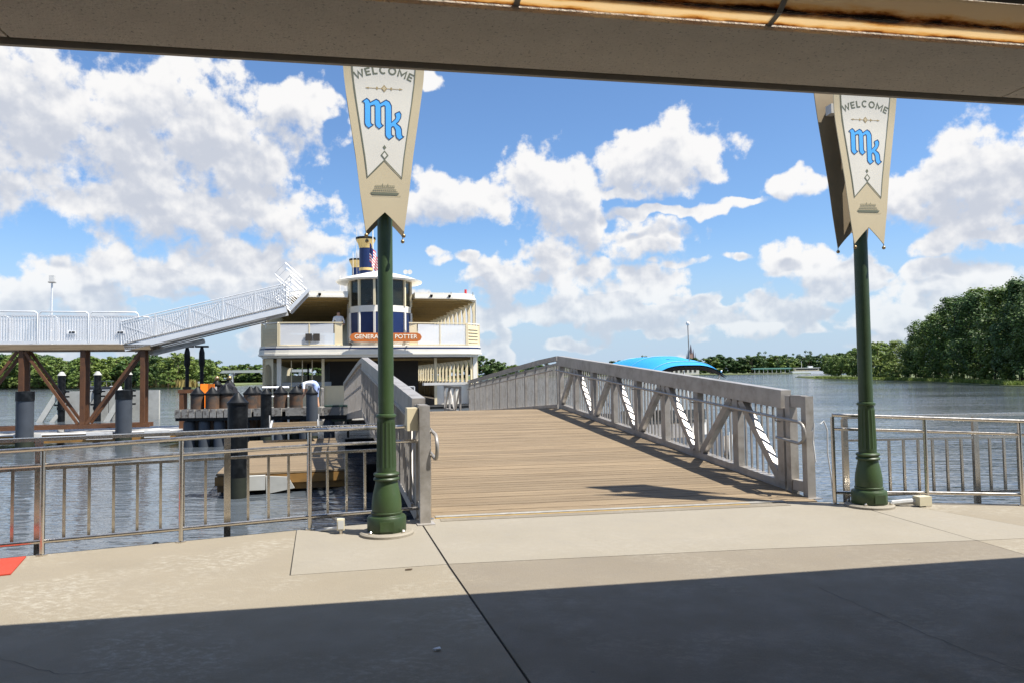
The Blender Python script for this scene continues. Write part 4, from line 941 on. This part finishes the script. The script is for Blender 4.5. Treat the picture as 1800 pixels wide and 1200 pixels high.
MB().tube([(-.5,0,.80),(.5,0,.80)],.04,8).build('top_bar', 'flag_white', t, True); MB().tube([(.05,0,0),(.05,0,.78)],.035,8).build('post', 'flag_white', t, True); MB().tube([(-.3,0,.45),(.5,0,.45)],.03,8).build('mid_bar', 'flag_white', t, True)
t = thing('waste_bin', 'dark green open-topped bin at the right end of the wooden pier', 'bin', (-6.35,27.2,.05), R(8))
MB().prism([(-.42,0),(.42,0),(.5,.55),(-.5,.55)],-.25,.25,lambda x,y,z:(x,z,y)).build('tub', 'bin_green', t); MB().box((0,0,.57),(1.06,.58,.05)).build('rim', 'bin_green', t)
for x in (-.3,.3): MB().box((x,0,-.3),(.07,.3,.6)).build('leg', 'pile_black', t)
t = thing('black_tarp', 'black tarpaulin heaped over gear behind the near black pile', 'tarpaulin', (-10.9,28.4,.5), 0)
b = MB(); b.ball((0,0,.35),.5,14,8,(.95,.6,1.3)); 
b.v = [(x+.06*math.sin(z*19+y*9), y+.05*math.sin(x*17), z+.05*math.sin(x*13+y*11)) for x, y, z in b.v]; b.build('cover', 'canopy_dark', t, True)
MB().box((0,0,.06),(.9,.6,.12)).build('pallet', 'weathered_wood', t)
t = thing('boat_ramp', 'slatted wooden boarding ramp with white edge at the foot of the gangway', 'ramp', (-6.9,23.4,0), GA)
for k in range(9): MB().box((0,k*.16,-.06+k*.03),(1.4,.14,.03)).build('slat', 'plank', t)
for x in (-.74,.74): MB().bar((x,-.1,-.06),(x,1.4,.22),.05,.08).build('edge', 'dock_white', t); MB().tube([(x,0,-.06),(x,0,.5)],.02,6).build('post', 'dock_white', t)

# wave screen with raking props, far left
t = thing('breakwater_screen', 'pale concrete breakwater wall on black piles behind the brown tower', 'breakwater', (-25.4,44.6,0), R(4))
for k in range(2): MB().box((-1.0+k*3.05,1.2,.05),(3.0,.18,1.9)).build('wall_panel', 'concrete_pale', t)
for k, x in enumerate((-1.85,.25,2.05)):
    MB().lathe([(.2,-2.5),(.2,1.95),(.05,2.15),(.001,2.15)],14,(x,.3,0)).build('pile', 'pile_black', t, True)
    MB().lathe([(.24,.9),(.24,1.1)],14,(x,.3,0)).build('collar', 'pile_black', t, True); MB().lathe([(.24,-.1),(.24,.1)],14,(x,.3,0)).build('collar', 'pile_black', t, True)
    MB().lathe([(.24,1.98),(.1,2.2),(.001,2.22)],14,(x,.3,0)).build('cone_cap', 'concrete_pale', t, True)
    MB().bar((x-.2,.3,.95),(x-1.2,.1,-.9),.18,.3).build('raking_prop', 'concrete_pale', t); MB().bar((x+.2,.3,.1),(x-.5,.1,-.9),.14,.22).build('raking_prop', 'concrete_pale', t)
    for z in (.2,.7,1.0): MB().box((x+.28,.3,z),(.3,.14,.1)).build('rubber_block', 'pile_black', t); MB().box((x-.28,.3,z),(.2,.14,.1)).build('rubber_block', 'pile_black', t)
t = thing('pontoon_boat', 'small pontoon boat with grey top out on the lake by the left bank', 'boat', (-77,139,WZ), R(4))
for y in (-.9,.9): MB().tube([(-3.4,y,.25),(-3,y,.2),(3,y,.2),(3.6,y,.4)],[.1,.34,.34,.12],8).build('pontoon', 'hull_dark', t, True)
MB().box((0,0,.62),(6.4,2.3,.12)).build('deck', 'hull_white', t); MB().box((0,-1.1,.95),(6,.06,.55)).build('side_panel', 'hull_dark', t); MB().box((0,1.1,.95),(6,.06,.55)).build('side_panel', 'hull_white', t)
for x in (-1.6,1.2):
    for y in (-1,1): MB().tube([(x,y,.6),(x,y,2.2)],.04,6).build('canopy_post', 'aluminium', t)
MB().box((-.2,0,2.25),(3.6,2.2,.14)).build('canopy', 'pile_grey', t); MB().box((1.8,.2,1.0),(.7,.8,.7)).build('seat', 'hull_white', t); MB().box((-1.8,.2,1.0),(1.1,.8,.6)).build('seat', 'hull_white', t)

# ------------------------------------------------------------------ blue-canopied boat right of the gangway
bt = thing('motor_boat', 'small motor boat with a bright blue bimini top moored right of the gangway', 'boat', (3.95,20.6,WZ), R(20))
hl = MB(); secs = [(-3.0,1.0,.75),(-2.0,1.15,.72),(0,1.18,.72),(1.5,1.05,.78),(2.5,.7,.9),(3.2,.08,1.05)]; 
for y, w_, h in secs: hl.v += [(-w_,-y,h),(-w_*.92,-y,.1),(0,-y,-.25),(w_*.92,-y,.1),(w_,-y,h)]
for i in range(len(secs)-1):
    for k in range(4): hl.f.append((i*5+k,i*5+k+1,(i+1)*5+k+1,(i+1)*5+k))
hl.f.append((4,3,2,1,0)); hl.build('hull', 'hull_white', bt, True)
MB().prism([(-1.0,2.9),(-1.1,0),(-1.0,-1.5),(-.6,-2.4),(.6,-2.4),(1.0,-1.5),(1.1,0),(1.0,2.9)], .38, .44).build('sole', 'vinyl_tan', bt)
for x in (-1.13,1.13): MB().box((x,.6,.74),(.07,4.6,.08)).build('gunwale', 'hull_dark', bt)
MB().box((0,-.8,.85),(1.9,.5,.7)).build('console', 'hull_white', bt); MB().box((0,-1.05,1.3),(1.8,.04,.35)).build('windscreen', 'glass', bt)
for x in (-.5,.5): MB().box((x,.3,.75),(.55,.5,.5)).build('seat', 'vinyl_tan', bt); MB().box((x,.55,1.15),(.55,.12,.5)).build('seat_back', 'vinyl_tan', bt)
MB().box((0,2.5,.75),(1.8,.6,.5)).build('stern_bench', 'hull_dark', bt); MB().box((0,3.1,.7),(.5,.5,1.0)).build('outboard_engine', 'hull_dark', bt)
cn = MB(); cu = MB(); nx, ny = 16, 12; 
for q, dz in ((cn, .0), (cu, -.03)):
    for j in range(ny+1):
        v = -1+2*j/ny; y = v*1.75
        for i in range(nx+1):
            u = -1+2*i/nx; z = 2.90-.34*abs(u)**3.0-.24*abs(v)**2.6*(1 if v < 0 else .8)+dz+.012*math.sin(v*14)*(1-abs(u))
            q.v.append((u*(1.12 if dz == 0 else 1.10), y*(1 if dz == 0 else .99), z))
    q.f = [(j*(nx+1)+i, j*(nx+1)+i+1, (j+1)*(nx+1)+i+1, (j+1)*(nx+1)+i) for j in range(ny) for i in range(nx)]
cn.build('canopy', 'canopy_blue', bt, True); cu.build('canopy_lining', 'canopy_dark', bt, True)
for v in (-.86,-.3,.3,.86):
    MB().tube([(u*1.12, v*1.75, 2.907-.34*abs(u)**3.0-.24*abs(v)**2.6*(1 if v < 0 else .8)+.012*math.sin(v*14)*(1-abs(u))) for u in [-1+k/8 for k in range(17)]], .012, 5).build('seam', 'canopy_blue', bt, True)
for y0, y1 in ((-.2,-1.6),(-.2,0.2),(-.2,1.6)):
    for x in (-1.15,1.15): MB().tube([(x,y0,.75),(x*.93,y1,2.5)],.022,6).build('canopy_frame', 'aluminium_white', bt, True)
MB().tube([(.15,-1.5,2.70),(.13,-1.5,3.70)],.014,6).build('antenna', 'aluminium', bt, True); MB().ball((.13,-1.5,3.72),.05,8,5).build('antenna_light', 'hull_white', bt, True)

# ------------------------------------------------------------------ people
def figure(name, label, loc, rz, J_, edges, rad, parts):
    """one continuous skinned body from joints; parts = list of (name, builder, material) worn by it"""
    me = bpy.data.meshes.new('body'); keys = list(J_); me.from_pydata([J_[k] for k in keys], [(keys.index(a), keys.index(b)) for a, b in edges], [])
    o = bpy.data.objects.new(name, me); C.objects.link(o); o.location = loc; o.rotation_euler = (0,0,rz)
    sk = o.modifiers.new('skin', 'SKIN'); sv = me.skin_vertices[0].data
    for i, k in enumerate(keys): sv[i].radius = rad[k] if isinstance(rad[k], tuple) else (rad[k], rad[k]); sv[i].use_root = (i == 0)
    sb = o.modifiers.new('sub', 'SUBSURF'); sb.levels = 1; sb.render_levels = 2
    bpy.context.view_layer.update()
    nm = bpy.data.meshes.new_from_object(o.evaluated_get(bpy.context.evaluated_depsgraph_get())); o.modifiers.clear(); o.data = nm
    for mt_ in ('skin', 'shirt_white', parts['trousers'], 'hair_dark'): nm.materials.append(MATS[mt_])
    for p in nm.polygons:
        p.use_smooth = True; p.material_index = parts['pick'](p.center)
    tag(o, label, 'person'); return o
J1 = {'pelvis':(.0,0,.92),'waist':(-.12,0,1.02),'chest':(-.34,0,1.06),'neck':(-.50,0,.98),'head':(-.60,0,.88),'crown':(-.66,0,.78),
      'hl':(.0,-.11,.88),'kl':(-.03,-.12,.48),'al':(.03,-.12,.08),'tl':(-.14,-.13,.04),'hr':(.0,.11,.88),'kr':(-.02,.12,.48),'ar':(.05,.12,.08),'tr':(-.12,.13,.04),
      'sl':(-.42,-.19,1.0),'el':(-.43,-.22,.72),'wl':(-.52,-.18,.48),'fl':(-.56,-.17,.40),'sr':(-.42,.19,1.0),'er':(-.44,.22,.72),'wr':(-.54,.17,.50),'fr':(-.58,.15,.42)}
E1 = [('pelvis','waist'),('waist','chest'),('chest','neck'),('neck','head'),('head','crown'),('pelvis','hl'),('hl','kl'),('kl','al'),('al','tl'),('pelvis','hr'),('hr','kr'),('kr','ar'),('ar','tr'),
      ('chest','sl'),('sl','el'),('el','wl'),('wl','fl'),('chest','sr'),('sr','er'),('er','wr'),('wr','fr')]
R1 = {'pelvis':.15,'waist':.14,'chest':.155,'neck':.06,'head':.095,'crown':.08,'hl':.10,'kl':.065,'al':.045,'tl':.04,'hr':.10,'kr':.065,'ar':.045,'tr':.04,'sl':.07,'el':.045,'wl':.032,'fl':.03,'sr':.07,'er':.045,'wr':.032,'fr':.03}
def pick1(c):
    if c.x < -.52 and c.z > .7: return 3 if c.z > .8 or c.x < -.62 else 0
    if c.z < .12: return 3
    if c.x < -.38 and c.z < .8: return 0
    if c.z < .5: return 0
    return 2 if c.x > -.10 else 1
figure('person', 'person in white shirt and pale blue shorts bending over on the wooden pier', (-7.35,27.75,.45), R(0), J1, E1, R1, {'trousers':'shorts_blue','pick':pick1})
J2 = {'pelvis':(0,0,.92),'waist':(0,0,1.08),'chest':(0,.0,1.32),'neck':(0,0,1.50),'head':(0,-.02,1.60),'crown':(0,-.01,1.72),
      'hl':(-.1,0,.88),'kl':(-.11,-.02,.48),'al':(-.11,.03,.08),'tl':(-.11,-.12,.04),'hr':(.1,0,.88),'kr':(.11,-.02,.48),'ar':(.11,.03,.08),'tr':(.11,-.12,.04),
      'sl':(-.2,0,1.41),'el':(-.28,-.02,1.14),'wl':(-.22,-.22,1.04),'fl':(-.19,-.3,1.03),'sr':(.2,0,1.41),'er':(.28,-.02,1.14),'wr':(.22,-.22,1.04),'fr':(.19,-.3,1.03)}
def pick2(c):
    if c.z > 1.66: return 3
    if c.z > 1.49: return 0
    if c.y < -.12 and c.z > .9: return 0
    if c.z < .12: return 3
    return 2 if c.z < .98 else 1
fwd = Vector((-math.sin(GA), math.cos(GA))); rgt = Vector((math.cos(GA), math.sin(GA)))
pf = Vector(FO[:2])+rgt*(-1.75)+fwd*1.0
figure('person', 'person in a white shirt standing on the ferry upper deck beside the wheelhouse', (pf.x,pf.y,3.16), GA, J2, E1, R1, {'trousers':'trousers_dark','pick':pick2})

# ------------------------------------------------------------------ trees
def crown_mesh(seed, blobs, leaves, prof, leaf=.024, mt_='leaf_a'):
    rnd = random.Random(seed); q = MB()
    for b in range(blobs):
        z = rnd.uniform(.12, .97); rr = prof(z)
        a = rnd.uniform(0, 2*math.pi); d = rr*math.sqrt(rnd.uniform(.25, 1.0)); br_ = rnd.uniform(.055, .10)*(1.15-z*.4)
        cx, cy = d*math.cos(a), d*math.sin(a)
        for _ in range(leaves):
            v = Vector((rnd.gauss(0,1), rnd.gauss(0,1), rnd.gauss(0,.8))).normalized()*br_*rnd.uniform(.55,1.08)
            c = Vector((cx, cy, z))+v
            nrm = (v.normalized()+Vector((rnd.uniform(-.7,.7), rnd.uniform(-.7,.7), rnd.uniform(-.1,1.0)))).normalized()
            t1 = nrm.orthogonal().normalized(); t1 = (Matrix.Rotation(rnd.uniform(0,6.28),3,nrm) @ t1); t2 = nrm.cross(t1); s = leaf*rnd.uniform(.6,1.25)
            q.add([c-t1*s*.9, c-t2*s*.55, c+t1*s*.9, c+t2*s*.55], [(0,1,2,3)])
    me = bpy.data.meshes.new('crown'); me.from_pydata(q.v, [], q.f); me.materials.append(MATS[mt_]); return me
round_p = lambda z: .36*math.sqrt(max(0, 1-((z-.5)/.52)**2))
tall_p = lambda z: .27*math.sqrt(max(0, 1-((z-.42)/.6)**2))*(1.0-.25*z)
bush_p = lambda z: .52*math.sqrt(max(0, 1-(z/1.02)**2))
pine_p = lambda z: .30*math.sqrt(max(0, 1-((z-.78)/.26)**2)) if z > .53 else .02
CR = {'tall': [crown_mesh(i, 95, 100, tall_p, .0145, m_) for i, m_ in ((1,'leaf_a'),(2,'leaf_c'),(3,'leaf_b'),(4,'leaf_a'))],
      'round': [crown_mesh(10+i, 75, 55, round_p, .030, m_) for i, m_ in ((1,'leaf_b'),(2,'leaf_a'),(3,'leaf_c'))],
      'bush': [crown_mesh(20+i, 60, 48, bush_p, .040, m_) for i, m_ in ((1,'leaf_b'),(2,'leaf_a'),(3,'leaf_b'))],
      'far': [crown_mesh(30+i, 44, 34, round_p, .055, m_) for i, m_ in ((1,'leaf_c'),(2,'leaf_a'))],
      'pine': [crown_mesh(40+i, 26, 30, pine_p, .035, m_) for i, m_ in ((1,'leaf_c'),(2,'leaf_c'))]}
def trunk_mesh(seed):
    rnd = random.Random(seed); q = MB(); p = [Vector((0,0,-.06)), Vector((.004,.004,.2)), Vector((.012,-.006,.45)), Vector((.0,.01,.7)), Vector((.0,.0,.9))]
    q.tube(p, [.022,.018,.014,.009,.003], 7)
    for k in range(7):
        z = .28+.08*k; a = rnd.uniform(0,6.28); l = .2*(1-.4*z)
        q.tube([(0,0,z), (l*.5*math.cos(a), l*.5*math.sin(a), z+.05), (l*math.cos(a), l*math.sin(a), z+.13)], [.009,.006,.002], 5)
    return q.mesh('trunk', 'bark', True)
TR = [trunk_mesh(s) for s in (1,2,3)]
def tree(x, y, h, kind, label, group, wide=1.0, z=WZ+.3, name='tree'):
    t = thing(name, label, 'bush' if name == 'bush' else 'tree', (x,y,z), random.uniform(0,6.28), group)
    cm = random.choice(CR[kind]); inst(cm, 'crown', t, scale=(h*wide,h*wide,h)); inst(random.choice(TR), 'trunk', t, scale=(h,h,h))
    return t
rl = 'tall dark green tree in the dense wood on the right bank'; rg_ = 'tall trees of the right bank wood'
rnd = random.Random(5)
for (x, y, h) in ((88.5,170,8.5),(84.5,152,11.5),(92,160,12.5),(83,144,13.5),(88.5,148,14),(81,135,14.5),(86,134,16.5),(79,125,14.5),(84,122,16.5),(77.5,115,15),(82,112,17),(75,107,14.5),(80,104,17),(72,100,13.5),
                  (77,98,16),(84,93,16),(95,150,17),(94,135,18),(92,118,18),(99,165,13),(90,102,18),(98,180,9.5)):
    tree(x, y, h*rnd.uniform(.95,1.06), 'tall', rl, rg_, rnd.uniform(1.15,1.4))
for (x, y, h) in ((90,196,6.5),(91,205,6),(95,203,8),(89,188,7.5),(90,182,8.5),(94,190,9),(93,214,5.5),(97,222,6),(100,232,7),(98,212,7.5)):
    tree(x, y, h, 'round', 'rounded tree at the low left end of the right bank wood', 'low trees at the tip of the right bank', 1.25)
for k in range(14):
    f = k/13; x = 70+f*17+rnd.uniform(0,2); y = 100+f*85; tree(x+1.0, y, rnd.uniform(3.0,4.5), 'bush', 'dark bush at the water edge under the right bank trees', 'bushes under the right bank wood', 1.2, name='bush')
ll = 'leafy green tree along the left bank beyond the brown tower'
for k in range(72):
    f = k/71; x = -228+f*144+rnd.uniform(-2,2); y = 268-f*80+rnd.uniform(2,10)+(8 if k % 2 else 0); h = (12.5-f*4.6)*rnd.uniform(.8,1.12)
    tree(x, y, h, 'round' if k % 3 else 'bush', ll, 'trees of the left bank', 1.45)
for k in range(16):
    f = k/15; tree(-224+f*138+rnd.uniform(-2,2), 264-f*78+rnd.uniform(0,2), rnd.uniform(3.2,5), 'bush', 'low light green bush at the water edge of the left bank', 'bushes of the left bank', 1.2, name='bush')
for k in range(30):
    x = -165+k*5.4+rnd.uniform(-1.5,1.5); y = 345+rnd.uniform(0,25); tree(x, y, rnd.uniform(8.5,12.5), 'far', 'distant tree on the shore behind the ferry and lifting bridge', 'distant trees behind the ferry', 1.7)
fx = 'distant tree on the far shore seen over the gangway'
for k in range(96):
    f = k/95; x = -20+f*290+rnd.uniform(-2,2); y = 585+rnd.uniform(0,40)+(30 if k % 2 else 0); tree(x, y, rnd.uniform(10,16)*(.8 if f < .55 else 1), 'far', fx, 'distant trees of the far shore', 1.75)
for x, h in ((196,17),(214,15.5),(206,14),(228,17),(243,15),(101,15)): tree(x, 575, h, 'pine', 'flat-topped pine standing above the far shore tree line', 'pines of the far shore', 1.2)
def blades(name, pts, n, h, spread, mt_, kind='stuff', label=None):
    q = MB(); rn = random.Random(3)
    for _ in range(n):
        i = rn.randrange(len(pts)-1); f = rn.random(); a, b = Vector(pts[i]), Vector(pts[i+1]); p = a.lerp(b, f); 
        nn = Vector((-(b-a).y, (b-a).x)).normalized(); p = p+nn*rn.uniform(0, spread); hh = h*rn.uniform(.5,1.2); an = rn.uniform(0,3.14); ww = h*.22
        q.add([(p.x-ww*math.cos(an),p.y-ww*math.sin(an),WZ+.2),(p.x+ww*math.cos(an),p.y+ww*math.sin(an),WZ+.2),(p.x+rn.uniform(-.3,.3),p.y+rn.uniform(-.3,.3),WZ+.2+hh)], [(0,1,2)])
    me = bpy.data.meshes.new(name); me.from_pydata(q.v, [], q.f); me.materials.append(MATS[mt_]); o = inst(me, name); return tag(o, label, 'reeds' if 'reed' in name else 'grass', kind='stuff')
blades('reed_bed', [(-320,301),(-220,263),(-166,244),(-120,213),(-82,184)], 9000, 2.0, 4, 'reed', label='yellowish reeds along the water edge of the left bank')
blades('shore_grass', [(64.6,96),(72.6,124),(77.6,149),(79.6,160),(82.6,185),(84.6,208)][::-1], 12000, .55, 2.6, 'grass', label='bright green grass strip at the water edge of the right bank')

# ------------------------------------------------------------------ far buildings
t = thing('red_roofed_building', 'low building with a red roof above the left bank trees', 'building', (-186,300,WZ+.3), R(5))
MB().box((0,0,3.5),(9,7,7)).build('wall', 'stucco_far', t); MB().prism([(-5,7),(5,7),(3.2,9.6),(-3.2,9.6)],-4,4,lambda x,y,z:(x,z,y)).build('roof', 'roof_red', t)
MB().prism([(-6.6,8),(-4.6,8),(-5.6,12)],-1,1,lambda x,y,z:(x,z,y)).build('turret_roof', 'roof_red', t); MB().box((-5.6,0,4),(2,2,8)).build('turret', 'stucco_far', t)
t = thing('elevated_beamway', 'white elevated beam on slim columns crossing the far shore left of the ferry', 'bridge', (-125,335,0), R(-6))
MB().box((5,0,4.6),(60,1.2,1.2)).build('beam', 'dock_white', t)
for x in (-18,-2,14,30): MB().box((x,0,1.6),(1.0,1.0,4.8)).build('column', 'dock_white', t)
t = thing('spired_tower', 'cluster of rose and grey pointed spires rising behind the blue boat top', 'tower', (217.5,900,0), 0); t.scale = (.72,.72,1.0)
for x, y, w_, h in ((0,0,5,24),(-4.5,1,3,18),(4.5,1,3,19),(-7.5,0,2,14),(7.8,0,2,14.5)):
    MB().box((x,y,h/2),(w_,w_,h)).build('shaft', 'stone_rose', t); MB().lathe([(w_*.62,0),(w_*.3,4.2+h*.06),(.05,8.5+h*.12)],10,(x,y,h)).build('spire', 'slate_dark', t)
t = thing('lakeside_hall', 'long pale lakeside building behind the blue-topped boat', 'building', (118,560,WZ+.3), R(2))
MB().box((0,0,3.2),(44,10,6.4)).build('wall', 'stucco_far', t); MB().box((0,0,6.7),(46,11,.6)).build('roof', 'concrete_pale', t)
for k in range(12): MB().box((-19.5+k*3.5,-5.05,3.2),(1.7,.2,2.6)).build('window', 'interior_dark', t)
t = thing('boat_landing', 'teal-roofed boat landing on the far shore', 'dock building', (188,538,WZ), R(-2))
MB().box((0,0,4.0),(27,6,.9)).build('roof', 'roof_teal', t); MB().box((0,0,.5),(30,7,.6)).build('deck', 'weathered_wood', t)
for k in range(9): MB().box((-12.5+k*3.1,-2.6,2.1),(.3,.3,3.2)).build('post', 'dock_white', t)
t = thing('excursion_boat', 'distant white excursion boat moored beside the teal-roofed landing', 'boat', (212,532,WZ), R(-4))
MB().prism([(-11,0),(10,0),(12,1.8),(-11.5,1.8)],-2.5,2.5,lambda x,y,z:(x,z,y)).build('hull', 'hull_white', t); MB().box((-1,0,2.9),(17,4.2,2.0)).build('cabin', 'paint_cream', t); MB().box((-1,0,4.1),(19,4.8,.3)).build('roof', 'hull_white', t)
MB().box((-1,-2.15,3.0),(15,.1,.8)).build('window_band', 'interior_dark', t); MB().box((2,0,4.8),(3,2.4,1.2)).build('pilot_house', 'hull_white', t); MB().tube([(-4,0,4),(-4,0,9)],.15,6).build('mast', 'dock_white', t)

bpy.context.view_layer.update()
S.cycles.max_bounces = 8; S.cycles.transparent_max_bounces = 12
S.render.film_transparent = False
